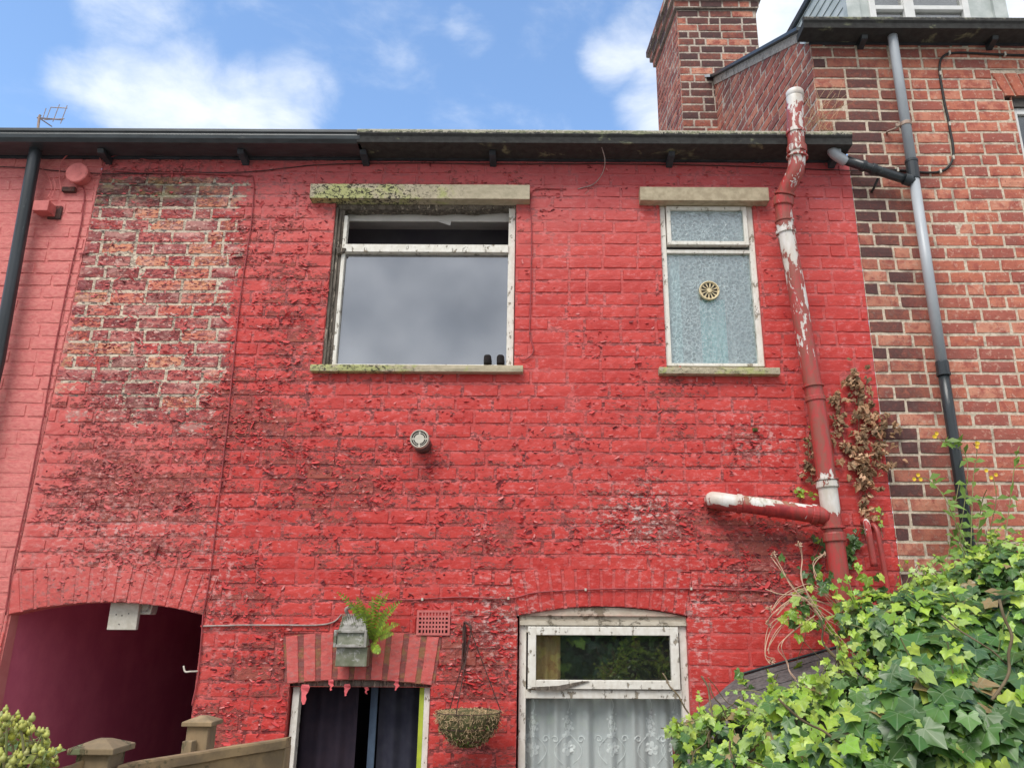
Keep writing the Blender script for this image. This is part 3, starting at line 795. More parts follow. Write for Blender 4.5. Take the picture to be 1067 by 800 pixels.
mb = MB(); box(mb, (x0+.042, .022, ztr[1]), (x1-.042, .09, ztr[0])); mb.build('transom', M['wood_white'], win3, bevel=.003)
ca = P(549,651,.0); cb = P(709,720,.0)
mb = MB(); frame(mb, P(550,685).x, P(708,685).x, ztr[0]+.006, zhb-.026, .048, .004, .05); mb.build('top_casement', M['wood_white'], win3, bevel=.003)
pane('pane', 'glass_low', P(556,685).x, P(703,685).x, ztr[0]+.03, zhb-.06, .03, win3, label='dark pane of the top light reflecting foliage')
pane('pane', 'glass_net', x0+.04, x1-.04, z0+.04, ztr[1]+.002, .06, win3, label='lower pane in front of the net curtain')
mb = MB(); box(mb, (x0-.08,-.06,z0-.07),(x1+.08,.05,z0)); mb.build('sill', M['sandstone'], win3, bevel=.004)
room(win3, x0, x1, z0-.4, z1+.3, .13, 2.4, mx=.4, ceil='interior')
mb = MB(); o_ = P(560,716,.02)  # peeling strip on the casement's bottom rail
prism(mb, [(o_.x-.03,o_.z+.004),(o_.x+.12,o_.z+.012),(o_.x+.26,o_.z+.038),(o_.x+.30,o_.z+.038),(o_.x+.22,o_.z+.012),(o_.x+.15,o_.z-.012),(o_.x,o_.z-.014)], -.004, .003)
mb.build('splintered_wood', M['wood_rot'], win3)
# net curtain
xa, xb = x0+.02, x1-.02; zt_, zb_ = ztr[1]+.01, z0+.05
def cy(x, z): return .12 + .018*math.sin(x*42+.5*math.sin(z*3)) + .008*math.sin(x*97+1) + .006*noise.noise(Vector((x*8,0,z*2)))
def cloth(name, mat, xa, xb, za, zb, f, nx, nz, parent=None):
    mb = MB(); vs = [(xa+(xb-xa)*i/nx, f(xa+(xb-xa)*i/nx, zb+(za-zb)*j/nz), zb+(za-zb)*j/nz) for j in range(nz+1) for i in range(nx+1)]
    mb.add(vs, [(j*(nx+1)+i, j*(nx+1)+i+1, (j+1)*(nx+1)+i+1, (j+1)*(nx+1)+i) for j in range(nz) for i in range(nx)])
    return mb.build(name, mat, parent, smooth=True)
nc = cloth('net_curtain', M['sheer'], xa, xb, zt_, zb_, cy, 150, 14)
settag(nc, 'white lace net curtain with flowers behind the ground floor pane', 'curtain')
mb = MB()
def petal(cx_, cz_, a, l, w):
    vs = []; n = 7
    for i in range(n):
        t = 2*PI*i/n
        lx = l*(.55+.5*math.cos(t)); ly = w*math.sin(t)
        x = cx_+lx*math.cos(a)-ly*math.sin(a); z = cz_+lx*math.sin(a)+ly*math.cos(a)
        vs.append((x, cy(x, z)-.002, z))
    mb.add(vs, [tuple(range(n))])
def flower(cx_, cz_, r, n=6):
    for k in range(n): petal(cx_, cz_, 2*PI*k/n+.3, r, r*.34)
def scroll(pts, w=.0022):
    tube(mb, [(x, cy(x, z)-.002, z) for x, z in pts], w, 4)
for i, xc in enumerate((585-30, 592, 638, 679, 704)):
    ctr = P(xc, 780, .1)
    for (dz, r) in ((.0, .040), (.08, .020), (.115, .016), (.145, .014), (.17, .011), (.195, .008), (-.13, .035), (-.2,.03)):
        ox = .006*math.sin(dz*60+i)
        flower(ctr.x+ox, ctr.z+dz, r)
        if dz > .05: flower(ctr.x+ox+.022*(1 if int(dz*1000) % 2 else -1), ctr.z+dz-.01, r*.6)
    for sgn in (-1, 1):
        scroll([(ctr.x+sgn*(.03+.05*math.sin(t*.5)), ctr.z-.08+.022*t) for t in range(0, 12)])
        scroll([(ctr.x+sgn*(.075+.022*math.cos(t*.6)*(1-t*.06)), ctr.z+.05+.022*math.sin(t*.6)*(1-t*.06)) for t in range(0, 12)], .003)
    scroll([(ctr.x+.012*math.sin(t), ctr.z+.2+.022*t) for t in range(5)])
mb.build('lace_flowers', M['net'], nc)
gc = cloth('curtain', M['curtain_gold'], P(553,690,.085).x, P(584,690,.085).x, P(570,655,.085).z, P(570,722,.085).z, lambda x, z: .085+.012*math.sin(x*95), 40, 4)
settag(gc, 'mustard curtain behind the left of the ground floor top pane', 'curtain')
# doorway
x0, x1, z0, z1 = DR
mb = MB(); box(mb, (x0+.012,.04,0),(x0+.052,.10,z1)); box(mb, (x1-.04,.04,0),(x1-.006,.10,z1)); 
df = mb.build('door_frame', M['wood_white'], house, bevel=.003)
mb = MB(); box(mb, (x0+.01,.03,z1),(x1-.006,.11,DRT+.01)); mb.build('head', M['wood_rot'], df, bevel=.003)
mb = MB(); box(mb, (x1-.068,.05,0),(x1-.042,.10,z1-.002)); mb.build('lime_strip', M['lime'], df)
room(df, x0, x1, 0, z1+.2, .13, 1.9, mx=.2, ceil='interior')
for (pa, pb, mat, lab, Y) in ((312, 372, 'curtain_dark', 'dark plum curtain on the left of the open doorway', .2), (384, 392, 'bluish', 'narrow blue curtain edge in the middle of the doorway', .22),
                           (394, 436, 'curtain_slate', 'dark slate curtain on the right of the open doorway', .24)):
    a, b_ = P(pa, 760, Y), P(pb, 760, Y)
    o = cloth('curtain', M[mat], a.x, b_.x, z1+.05, .1, (lambda Y: lambda x, z: Y+.012*math.sin(x*60))(Y), 40, 3)
    settag(o, lab, 'curtain')
# loose paint scraps hanging from the door arch
for xp, yp, s_ in ((317,722,1.5),(345,713,.8),(361,718,.9),(413,713,.8),(382,719,.5)):
    p = P(xp, yp, -.005); w = .022*s_; vs = []
    for k in range(6):
        t = k/5; ww = w*(1-.75*t)*random.uniform(.6,1.25); sh = random.uniform(-.006,.006)+.008*t*s_
        vs += [p+Vector((-ww+sh, -.03*t*t*s_, .032*s_-.07*s_*t)), p+Vector((ww+sh, -.03*t*t*s_-.006*math.sin(k*2), .034*s_-.07*s_*t+random.uniform(-.004,.004)))]
    mb = MB(); mb.add(vs, [(2*k,2*k+1,2*k+3,2*k+2) for k in range(5)], a=(.5+.1*random.random(),.09,.10,1)); mb.build('hanging_paint', M['flake'], house, attrs=True)
# passage
x0, x1, z0, z1 = AR
mb = MB(); cx, cz, R, ax0, ax1, dep, n_ = ARCH['passage']
L = 4.5
xi = x0 - .02
mb.add([(xi,.11,0),(xi,L,0),(xi,L,z1+.22),(xi,.11,z1+.22)], [(0,1,2,3)])
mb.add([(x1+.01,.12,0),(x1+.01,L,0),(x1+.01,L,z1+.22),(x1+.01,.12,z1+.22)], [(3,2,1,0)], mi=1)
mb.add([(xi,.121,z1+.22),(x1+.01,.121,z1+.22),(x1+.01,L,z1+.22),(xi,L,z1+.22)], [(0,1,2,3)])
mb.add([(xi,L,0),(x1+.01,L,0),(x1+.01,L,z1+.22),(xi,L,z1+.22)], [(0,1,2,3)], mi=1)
mb.build('passage_lining', [M['passage'], M['passage_shade']], house)
mb = MB(); mb.add([(x0,.002,0),(x0,.11,0),(x0,.11,z1),(x0,.002,z1)], [(0,1,2,3)]); mb.add([(xi,.108,0),(x0,.108,0),(x0,.108,z1),(xi,.108,z1)], [(0,1,2,3)])
mb.build('passage_jamb', M['passage_jamb'], house)
# air brick
a, b_ = P(433,662), P(470,635)
mb = MB(); cols, rows = 9, 5
xw, zw = (b_.x-a.x), (b_.z-a.z); mg = .016
box(mb, (a.x+.003,-.004,a.z+.003),(a.x+mg,.02,b_.z-.003)); box(mb, (b_.x-mg,-.004,a.z+.003),(b_.x-.003,.02,b_.z-.003))
box(mb, (a.x+mg,-.004,a.z+.003),(b_.x-mg,.02,a.z+mg)); box(mb, (a.x+mg,-.004,b_.z-mg),(b_.x-mg,.02,b_.z-.003))
cw = (xw-2*mg)/(cols); rh = (zw-2*mg)/rows
for i in range(1, cols): x = a.x+mg+cw*i; box(mb, (x-cw*.25,-.003,a.z+mg),(x+cw*.25,.02,b_.z-mg))
for j in range(1, rows): z = a.z+mg+rh*j; box(mb, (a.x+mg,-.0028,z-rh*.25),(b_.x-mg,.019,z+rh*.25))
ab = mb.build('air_brick', M['box_pink'], house)
mb = MB(); box(mb, (a.x+.004,.009,a.z+.004),(b_.x-.004,.0125,b_.z-.004)); mb.build('dark_backing', M['dark'], ab)

# ------------------------------------------------------------------ pink neighbour on the left
pinkh = empty('terraced_house', (XL, 0, 0), 'pink painted house end at the left edge of the photo beside the black drainpipe', 'house')
mb = MB()
courses(mb, lambda z: XL, lambda z: SEAM(z) - .004, 0, Z_EAVE+.06, lambda z: [(XL+.0, P(-12,300).x)] if 3.3 < z < 4.6 and False else [], facef, att_paint, .0012, zo=ZO+.03, header=.1)
for i in range(20):
    za, zb = i*.3, (i+1)*.3
    if zb < Z_EAVE+.05: mb.add([(SEAM(za)-.12,.013,za),(SEAM(za)+.03,.013,za),(SEAM(zb)+.03,.013,zb),(SEAM(zb)-.12,.013,zb)], [(0,1,2,3)], a=(.1,.5,.8,0), b=(1,0,0,0))
mb.build('wall', M['wall'], pinkh, attrs=True)
mb = MB(); zz0 = Z_EAVE+.004
vs = []; prof = []
for k in range(9):                                        # half-round gutter with a rolled lip
    t = PI + PI*k/8
    prof.append((-PG*.62+.058*math.cos(t)-.02, zz0+.062+.058*math.sin(t)))
gx0, gx1 = XL, XG+.02
prof = [(-.03, zz0+.0), (-PG+.02, zz0), (-PG-.004, zz0+.02), (-PG-.010, zz0+.045), (-PG-.006, zz0+.06), (-PG-.016, zz0+.066), (-PG-.016, zz0+.088), (-PG+.006, zz0+.09), (-PG+.008, zz0+.07), (-.03, zz0+.06)]
m = len(prof)
for x in (gx0, gx1):
    vs += [(x, y, z) for y, z in prof]
mb.add(vs, [(j, m+j, m+(j+1) % m, (j+1) % m) for j in range(m)] + [tuple(range(m)), tuple(range(2*m-1, m-1, -1))])
mb.build('gutter', M['black_paint'], pinkh, bevel=.002)
mb = MB(); box(mb, (XL, -.02, Z_EAVE-.004), (SEAM(Z_EAVE)-.002, .03, Z_EAVE+.10)); mb.build('fascia_board', M['fascia'], pinkh)
bracket(pinkh, 104)
roof(pinkh, XL, SEAM(Z_EAVE)-.005, Z_EAVE+.05, sl=math.tan(math.radians(28)))

# ------------------------------------------------------------------ right hand house of bare brick
rh = empty('brick_house', (XR, 0, 0), 'bare red brick house on the right with dormer, chimney and grey drainpipe', 'house')
W4 = (P(1058,120).x, P(1058,120).x+.95, P(1060,260).z, P(1060,100).z)
ZRT = P(865, 150).z
mb = MB()
def blk_r(z):
    out = []
    if W4[2] < z < W4[3]+.0: out.append((W4[0], W4[1]))
    if W4[3] <= z < W4[3]+.2: out.append((W4[0]-.05-(z-W4[3])*.35, W4[1]+.05+(z-W4[3])*.35))
    return out
def s0_r(z): return XR + .002 if z < Z_EAVE + .05 else XF
courses(mb, s0_r, lambda z: XE, 0, Z_REAVE+.06, blk_r, facef, att_raw, .0014, mdepth=.006, zo=ZO, header=.16)
# splayed soldier bricks over its window
nb = 12
for i in range(nb):
    u0, u1 = i/nb, (i+1)/nb; b0, b1 = W4[0]-.05, W4[1]+.05; t0, t1 = b0-.07, b1+.07; g = .005
    brick(mb, [(b0+(b1-b0)*u0+g, W4[3]), (b0+(b1-b0)*u1-g, W4[3]), (t0+(t1-t0)*u1-g, W4[3]+.2), (t0+(t1-t0)*u0+g, W4[3]+.2)], facef, .4+.5*random.random(), lambda p, r, m: ((0, r, m, 0), (0,0,0,0)), .0014)
mb.add([(W4[0]-.25,.0135,W4[3]+.004),(W4[1]+.25,.0135,W4[3]+.004),(W4[1]+.25,.0135,W4[3]+.31),(W4[0]-.25,.0135,W4[3]+.31)], [(0,1,2,3)], a=(0,.5,1,0))
for x in (W4[0], W4[1]): mb.add([(x,.003,W4[2]),(x,.12,W4[2]),(x,.12,W4[3]),(x,.003,W4[3])], [(0,1,2,3)], a=(0,.5,.2,0))
mb.add([(W4[0]-.04,.004,W4[3]),(W4[1],.004,W4[3]),(W4[1],.12,W4[3]),(W4[0]-.04,.12,W4[3])], [(0,1,2,3)], a=(0,.5,.2,.9))
mb.build('wall', M['brick'], rh, attrs=True)
mb = MB(); frame(mb, W4[0], W4[1], W4[2], W4[3]-.07, .05, .05, .10); w4 = mb.build('window', M['upvc'], rh, bevel=.003)
w4['label'] = 'white framed window cut off by the right edge of the photo'
pane('pane', 'glass_low', W4[0]+.05, W4[1]-.05, W4[2]+.05, W4[3]-.12, .07, w4)
mb = MB(); box(mb, (W4[0], .03, W4[3]-.07), (W4[1], .1, W4[3])); mb.build('head', M['wood_dark'], w4)
room(w4, W4[0], W4[1], W4[2]-.2, W4[3]+.2, .13, 1.2, mx=.1)
# flank wall above the red roof, with its raking top
YC = 2.02
rk0, rk1 = P(825,36), None
def flankP(x, y):                       # pixel onto the plane X = XF
    d = direc(x, y); t = (XF - SK*D) / (d.x - SK*d.y); return Vector((0,-D,H)) + d*t
fa, fb = flankP(825, 38), flankP(743, 82)
SLR = (fb.z-fa.z)/(fb.y-fa.y)
def rake(y): return fa.z + (y-fa.y)*SLR
def yrake(z): return fa.y + (z-fa.z)/SLR
mb = MB()
fflank = lambda s, d, z: (XF + SK*s + d, s, z)
courses(mb, lambda z: max(.0, yrake(z)), lambda z: YC+.05, Z_EAVE-.1, rake(YC+.05)-.01, lambda z: [], fflank, soot_f, .0016, flip=True, zo=ZO, header=.2, mdepth=.005)
# mortar fillet that closes the stepped top
vs = []; n = 16
for i in range(n+1):
    y = -.05+(YC+.08)*i/n; z = rake(y)
    X = XF+SK*y; vs += [(X-.006, y, z-.085), (X-.010, y, z-.002), (X+.08, y, z-.002)]
mb.add(vs, [(3*i+q, 3*i+3+q, 3*i+4+q, 3*i+1+q) for i in range(n) for q in range(2)], a=lambda v: (0,.5,1,.3))
fl = mb.build('flank_wall', M['brick_sooty'], rh, attrs=True)
mb = MB()
vs = []; n = 12
for i in range(n+1):
    y = .08+(YC+.06-.08)*i/n; z = rake(y)
    X = XF+SK*y; vs += [(X-.05, y, z), (X-.05, y, z+.03), (X+.1, y, z+.03), (X+.1, y, z)]
mb.add(vs, [(4*i+q, 4*i+(q+1) % 4, 4*i+4+(q+1) % 4, 4*i+4+q) for i in range(n) for q in range(4)] + [(0,1,2,3), tuple(4*n+q for q in (3,2,1,0))])
mb.build('verge', M['black_paint'], rh)
mb = MB(); p = flankP(742, 82); XQ = XF+SK*p.y; mb.add([(XQ-.05,p.y-.12,rake(p.y-.12)+.03),(XQ+.02,p.y-.12,rake(p.y-.12)+.034),(XQ-.02,p.y+.02,rake(p.y)+.07),(XQ-.13,p.y+.0,rake(p.y)+.045),
   (XQ-.05,p.y-.12,rake(p.y-.12)+.0),(XQ-.13,p.y,rake(p.y)+.02)], [(0,1,2,3),(4,0,3,5)]); mb.build('lead_flashing', M['grey_pipe'], rh)
# chimney
def cP(x, y): return P(x, y, YC)
cx0 = cP(711, 120).x; cx1 = cP(789, 30).x; cy1 = YC+.90
ztop = cP(745, 10).z
mb = MB(); cf = lambda s, d, z: (s, YC + d, z); cl = lambda s, d, z: (cx0 + SK*(s-YC) + d, s, z)
courses(mb, lambda z: cx0, lambda z: cx1, Z_EAVE+.3, ztop, lambda z: [], cf, soot_c, .0012, zo=ZO, header=.25, mdepth=.005)
courses(mb, lambda z: YC, lambda z: cy1, Z_EAVE+.3, ztop, lambda z: [], cl, soot_f, .0012, flip=True, zo=ZO, header=.25, mdepth=.005)
mb.add([(cx1,YC,Z_EAVE),(cx1,cy1,Z_EAVE),(cx1,cy1,ztop),(cx1,YC,ztop),(cx0+SK*(cy1-YC),cy1,Z_EAVE),(cx0+SK*(cy1-YC),cy1,ztop)], [(0,1,2,3),(1,4,5,2)], a=(0,.3,0,.5))
k = 0
for (zz, pr, hh) in ((ztop, .03, CO), (ztop+CO, .06, CO), (ztop+2*CO, .09, CO), (ztop+3*CO, .06, CO)):   # corbelled cap
    courses(mb, lambda z: cx0-pr, lambda z: cx1+pr, zz, zz+hh, lambda z: [], lambda s, d, z: (s, YC-pr+d, z), soot_c, .0012, zo=zz, header=.3)
    courses(mb, lambda z: YC-pr, lambda z: cy1+pr, zz, zz+hh, lambda z: [], lambda s, d, z: (cx0-pr+SK*(s-YC)+d, s, z), soot_c, .0012, flip=True, zo=zz, header=.3)
    q = [(cx0-pr+.006, YC-pr+.006), (cx1+pr-.006, YC-pr+.006), (cx1+pr-.006, cy1+pr), (cx0-pr+.006+SK*(cy1-YC), cy1+pr)]
    mb.add([(x, y, zz+.002) for x, y in q] + [(x, y, zz+hh-.002) for x, y in q], [(3,2,1,0),(4,5,6,7),(0,1,5,4),(1,2,6,5),(2,3,7,6),(3,0,4,7)], a=(0,.3,1,.8))
chim = mb.build('chimney', M['brick_sooty'], rh, attrs=True)
for q in (.3, .7):
    mb = MB(); lathe(mb, [(.0,0),(.13,0),(.12,.1),(.105,.4),(.12,.42),(.12,.46),(.09,.46),(.085,.1)], (cx0+(cx1-cx0)*q, YC+.4, ztop+4*CO)); mb.build('chimney_pot', M['fence_post'] if False else M['brick'], chim, smooth=True)
# right gutter + roof + dormer
zg = Z_REAVE + .003; pg = .17
xg0 = P(838, 35, -pg).x
def gr_att(v): return (.5 if v[2] > zg+.07 else 0, 0, 0, 0)
gutter_box('gutter', M['gutter_old'], xg0, XE, zg, .085, pg, rh, gr_att)
mb = MB(); box(mb, (XF-.0,-.018,zg-.006),(XE,.02,zg+.1)); mb.build('fascia_board', M['fascia'], rh)
for xp in (901, 1037): bracket(rh, xp, pg, zg, ypx=35)
mb = MB()  # pale triangular gutter end board
prism(mb, [(-pg+.0, zg+.002), (-pg-.01, zg+.08), (.10, rake(.10)+.0), (.10, rake(.1)-.12), (.0, zg-.0)], XF-.035, XF-.012, 'x'); mb.build('verge_end_board', M['tile'], rh)
zrf = rake(-.1)
roof(rh, XF+.0, XE, zrf-.012, y0=-.1, sl=SLR)
dY = .30; dX0, dX1 = P(884,10,dY).x, P(1046,14,dY).x
def cheekP(x, y):
    d = direc(x, y); t = (dX0 - SK*(D+dY)) / (d.x - SK*d.y); return Vector((0,-D,H)) + d*t
dZ1 = .5*(cheekP(848,0).z + cheekP(825,33).z)
dz0 = rake(dY)
mb = MB(); box(mb, (dX0+.02, dY+.09, dz0-.2), (dX1-.02, dY+.16, dZ1)); dm = mb.build('dormer', M['interior'], rh); dm['label'] = 'pale boarded dormer with a white window above the right gutter'
for X, sg in ((dX0, -1), (dX1, 1)):
  mb = MB(); z = dz0-.05
  while z < dZ1-.02:
    zt2 = min(z+.10, dZ1); ye = yrake(z)+.3; K = SK*(ye-dY)
    mb.add([(X+sg*.010, dY, z), (X+sg*.010+K, ye, z), (X+sg*.002+K, ye, zt2+.003), (X+sg*.002, dY, zt2+.003), (X, dY, z), (X+K, ye, z)], [(0,1,2,3),(4,5,1,0)])
    z += .10
  mb.build('cheek', M['tile'], dm)
mb = MB(); wx = .085
box(mb, (dX0-.02, dY-.02, dz0-.1), (dX0+wx, dY+.05, dZ1)); mb.build('corner_board', M['tile'], dm)
mb = MB(); box(mb, (dX1-wx, dY-.02, dz0-.1), (dX1+.02, dY+.05, dZ1)); mb.build('corner_board', M['tile'], dm)
a = P(906,10,dY).x; b_ = P(1010,10,dY).x
mb = MB(); box(mb, (dX0+wx, dY+.01, dz0-.1), (a, dY+.04, dZ1)); mb.build('side_panel', M['tile'], dm)
mb = MB(); box(mb, (b_, dY+.01, dz0-.1), (dX1-wx, dY+.04, dZ1)); mb.build('side_panel', M['tile'], dm)
zf = P(950, 17, dY).z - .02
mb = MB(); frame(mb, a, b_, zf-.06, dZ1-.02, .05, dY-.005, dY+.06); xm = P(947,10,dY).x; box(mb, (xm-.04, dY-.012, zf-.01), (xm+.04, dY+.05, dZ1-.07))
zb2 = P(950,8,dY).z
box(mb, (a+.05, dY-.002, zb2-.02), (xm-.04, dY+.05, zb2+.02)); box(mb, (xm+.04, dY-.002, zb2-.02), (b_-.05, dY+.05, zb2+.02))
mb.build('window_frame', M['upvc'], dm, bevel=.004)
pane('pane', 'glass_low', a+.045, b_-.045, zf-.01, dZ1-.06, dY+.03, dm)
mb = MB(); K = SK*2.4; prism_ = [(dX0-.03,dY-.06),(dX1+.06,dY-.06),(dX1+.06,dY+2.4),(dX0-.03+K,dY+2.4)]; mb.add([(x,y,dZ1) for x,y in prism_]+[(x,y,dZ1+.06) for x,y in prism_], [(3,2,1,0),(4,5,6,7),(0,1,5,4),(1,2,6,5),(2,3,7,6),(3,0,4,7)]); mb.build('flat_roof', M['black_paint'], dm, bevel=.004)

# ------------------------------------------------------------------ fixtures on the walls
def collar(mb, p, q, r, l, **k):
    """ring of radius r around the segment p->q centred at p"""
    d = (Vector(q)-Vector(p)).normalized(); p = Vector(p)
    tube(mb, [p-d*l/2, p-d*l/2*.8, p+d*l/2*.8, p+d*l/2], [r*.97, r, r, r*.97], 20, **k)
# soil stack
Ys, Yt = -.145, -.265
sp = empty('soil_pipe', P(880,660,Ys), 'thick red iron soil pipe with flaking white patches rising past the gutter', 'pipe')
def pw(v):
    x, y = px(v); w = .22
    w = max(w, .95*g2(x,y,827,98,20,12), .60*g2(x,y,828,150,20,70), .70*g2(x,y,822,260,22,60), .52*g2(x,y,838,330,22,80), .95*g2(x,y,862,515,20,26), .9*g2(x,y,858,530,30,12), .38*g2(x,y,850,470,20,60))
    if y > 560: w = .12
    return (w, .2, 0, 0)
mb = MB(); R_ = .056
top = P(828,97,Yt)
pts = [P(828,97,Yt), P(829,140,Yt), P(831,165,Yt), P(829,180,-.25), P(819,198,-.19), P(816,212,-.16), P(818,240,Ys), P(830,300,Ys), P(838,350,Ys), P(852,430,Ys), P(860,490,Ys), P(864,520,Ys), P(872,580,Ys), P(880,640,Ys), P(888,700,Ys)]
xs = [P(855,430,Ys).x]*0
path = []
for i in range(len(pts)-1):
    for k in range(6): path.append(pts[i].lerp(pts[i+1], k/6))
path.append(pts[-1]); 
for _ in range(3): path = [path[0]] + [(path[i-1]+path[i]*2+path[i+1])/4 for i in range(1, len(path)-1)] + [path[-1]]
tube(mb, path, R_, 24, a=pw)
pb_ = Vector(path[-1]); tube(mb, [pb_, (pb_.x, pb_.y, 0)], R_, 20, a=(.1,.2,0,0))
mb.build('pipe', M['soil'], sp, smooth=True, attrs=True)
mb = MB(); t0 = Vector(path[0]); lathe(mb, [(.0,0),(.0525,0),(.059,-.01),(.059,-.05),(.0525,-.055)], t0+Vector((0,0,.012)), a=(.95,.1,0,0)); mb.build('vent_cap', M['soil'], sp, smooth=True, attrs=True)
for (xp, yp, l, r) in ((829,138,.028,.064),(830,157,.05,.066),(831,163,.012,.071),(818,210,.06,.067),(817,204,.014,.072),(820,229,.012,.063),(822,246,.022,.066),(851,410,.03,.063),(851,406,.012,.067),(861,506,.04,.067),(861,501,.012,.072),(870,556,.05,.067),(869,551,.014,.072)):
    Y = Yt if yp < 170 else (-.165 if yp < 225 else Ys); p = P(xp, yp, Y)
    pi = min(range(len(path)), key=lambda i: (path[i]-p).length); q = path[min(pi+1, len(path)-1)]; c_ = path[pi]
    mb = MB(); collar(mb, c_, q, r, l, a=pw); mb.build('collar', M['soil'], sp, smooth=False, attrs=True)
# horizontal branch with elbow into the wall
mb = MB(); e1, e2, e3 = P(862,538,Ys), P(790,527,-.125), P(748,522,-.11)
pts = [e1, P(830,533,-.135), e2, P(765,524,-.115), P(752,522,-.10), P(744,521,-.075), P(743,521,-.03), P(743,521,.01)]
pts = curve(pts, 4)
def bw(v):
    x, y = px(v); up = 1 if v[2] > P(x, 527, v[1]).z + .004 else 0
    w = .16 + .85*up*max(g2(x,y,755,515,30,30), .7*g2(x,y,800,520,26,30), g2(x,y,845,525,22,30))
    return (w, .6*up if 770 < x < 825 else .1, 0, 0)
tube(mb, pts, .052, 24, a=bw); mb.build('branch_pipe', M['soil'], sp, smooth=True, attrs=True)
for (xp, l, r) in ((768,.03,.058),(846,.035,.060)):
    p = P(xp, 528, -.12); pi = min(range(len(pts)), key=lambda i: (pts[i]-p).length)
    mb = MB(); collar(mb, pts[pi], pts[min(pi+1,len(pts)-1)], r, l, a=bw); mb.build('collar', M['soil'], sp, smooth=False, attrs=True)
# two small waste pipes
for nm, lab, pl_, r, w in (('waste_pipe','short red waste pipe with flaked white patches beside the soil pipe',[P(900,548,-.0),P(900,543,-.05),P(903,546,-.09),P(906,560,-.10),P(911,590,-.10)], .020, .36),
                       ('waste_pipe','thin red waste pipe running down into the ivy',[P(908,552,0),P(909,547,-.05),P(913,551,-.08),P(916,563,-.09),P(924,608,-.09),P(930,660,-.09)], .0155, .12)):
    mb = MB(); tube(mb, curve(pl_, 5), r, 14, a=lambda v: (w,.1,0,0)); o = mb.build(nm, M['soil'], None, smooth=True, attrs=True); settag(o, lab, 'pipe')
# grey/black downpipe of the right house
Yd = -.085
dp = empty('drainpipe', P(1003,570,Yd), 'grey plastic drainpipe on the bare brick house, black below its joint', 'drainpipe')
xd = P(962,250,Yd).x
zj = P(966,178,Yd).z; zm_ = P(974,383,Yd).z; zt3 = P(934,37,Yd).z
mb = MB(); tube(mb, [(xd, Yd-.0, zt3+.03), (xd, Yd, zt3-.05), (xd, Yd, zj)], .034, 20); mb.build('upper_pipe', M['grey_pipe'], dp, smooth=True)
mb = MB(); tube(mb, [(xd, Yd, zj-.04), (xd, Yd, zm_)], .034, 20); mb.build('middle_pipe', M['grey_pipe'], dp, smooth=True)
mb = MB(); tube(mb, [(xd, Yd, zm_), (xd+.0, Yd, zm_-.3), (xd, Yd, 0)], .034, 20); mb.build('lower_pipe', M['black_pipe'], dp, smooth=True)
for z, l, r, mt in ((zj-.0,.14,.041,'black_pipe'),(zj+.07,.02,.044,'black_pipe'),(zm_,.08,.040,'black_pipe'),(zm_-.045,.02,.043,'black_pipe')):
    mb = MB(); collar(mb, (xd,Yd,z), (xd,Yd,z-1), r, l); mb.build('collar', M[mt], dp)
zk = P(950,130,Yd).z
mb = MB(); collar(mb, (xd,Yd,zk), (xd,Yd,zk-1), .040, .028); box(mb, (xd-.07,Yd+.0,zk-.012),(xd-.03,Yd+.012,zk+.012)); tube(mb, curve([(xd-.04,Yd,zk),(xd-.07,Yd+.02,zk-.02),(xd-.10,-.02,zk-.012),(xd-.10,.0,zk-.01)],4), .008, 8)
mb.build('clamp', M['alu'], dp)
# black branch from the red gutter
br0 = P(868,160,-.14); br1 = Vector((xd-.0, Yd, P(958,190,Yd).z))
bp = empty('gutter_outlet_pipe', br0, 'short black sloping pipe from the red house gutter to the grey drainpipe', 'pipe')
mb = MB(); tube(mb, curve([br0+Vector((-.0,0,.05)), br0+Vector((.0,0,.012)), br0+Vector((.03,.005,-.018)), br0+Vector((.09,.02,-.05))], 6), .036, 20); mb.build('elbow', M['grey_pipe'], bp, smooth=True)
mb = MB(); tube(mb, [br0+Vector((.07,.015,-.038)), br1], .033, 20); mb.build('pipe', M['black_pipe'], bp, smooth=True)
for t in (.28, .42, .9):
    mb = MB(); q = (br0+Vector((.07,.015,-.038))).lerp(br1, t); collar(mb, q, br1, .040, .05 if t > .8 else .03); mb.build('collar', M['black_pipe'], bp)
mb = MB(); q = P(915,186,-.09); tube(mb, curve([q+Vector((0,0,0)), q+Vector((-.012,.02,-.03)), q+Vector((-.02,.05,-.055)), q+Vector((-.015,.09,-.05))],4), .009, 8); mb.build('pipe_hook', M['cable_black'], bp)
# left black downpipe
Yl = -.09
a, b_ = P(38,152,Yl), P(-2,375,Yl)
lp = empty('drainpipe', (b_.x, Yl, 0), 'black cast iron drainpipe at the left edge under the gutter', 'drainpipe')
mb = MB(); tube(mb, [a+Vector((0,0,.03)), a, a.lerp(b_,.5), b_, (b_.x-.08, Yl, 0)], .040, 22); mb.build('pipe', M['black_pipe'], lp, smooth=True)
mb = MB(); collar(mb, a+Vector((0,0,.0)), a-Vector((0,0,1)), .045, .03); mb.build('collar', M['black_pipe'], lp)
# round bell box
c_ = P(82,182,-.0); f_ = P(80,180,-.07)
rb = empty('round_junction_box', c_, 'round pink painted junction box with cables below the left gutter', 'junction box')
mb = MB(); tube(mb, [(f_.x,0,f_.z),(f_.x,-.052,f_.z)], [.066,.066], 26); mb.build('base', M['box_pink'], rb, bevel=.003)
mb = MB(); tube(mb, [(f_.x,-.052,f_.z),(f_.x,-.056,f_.z),(f_.x,-.072,f_.z),(f_.x,-.077,f_.z)], [.074,.077,.077,.070], 28); mb.build('lid', M['box_pink'], rb)
mb = MB(); box(mb, (f_.x-.11,-.03,f_.z-.12),(f_.x-.02,0,f_.z-.085)); mb.build('cable_gland', M['rust'], rb, bevel=.004)
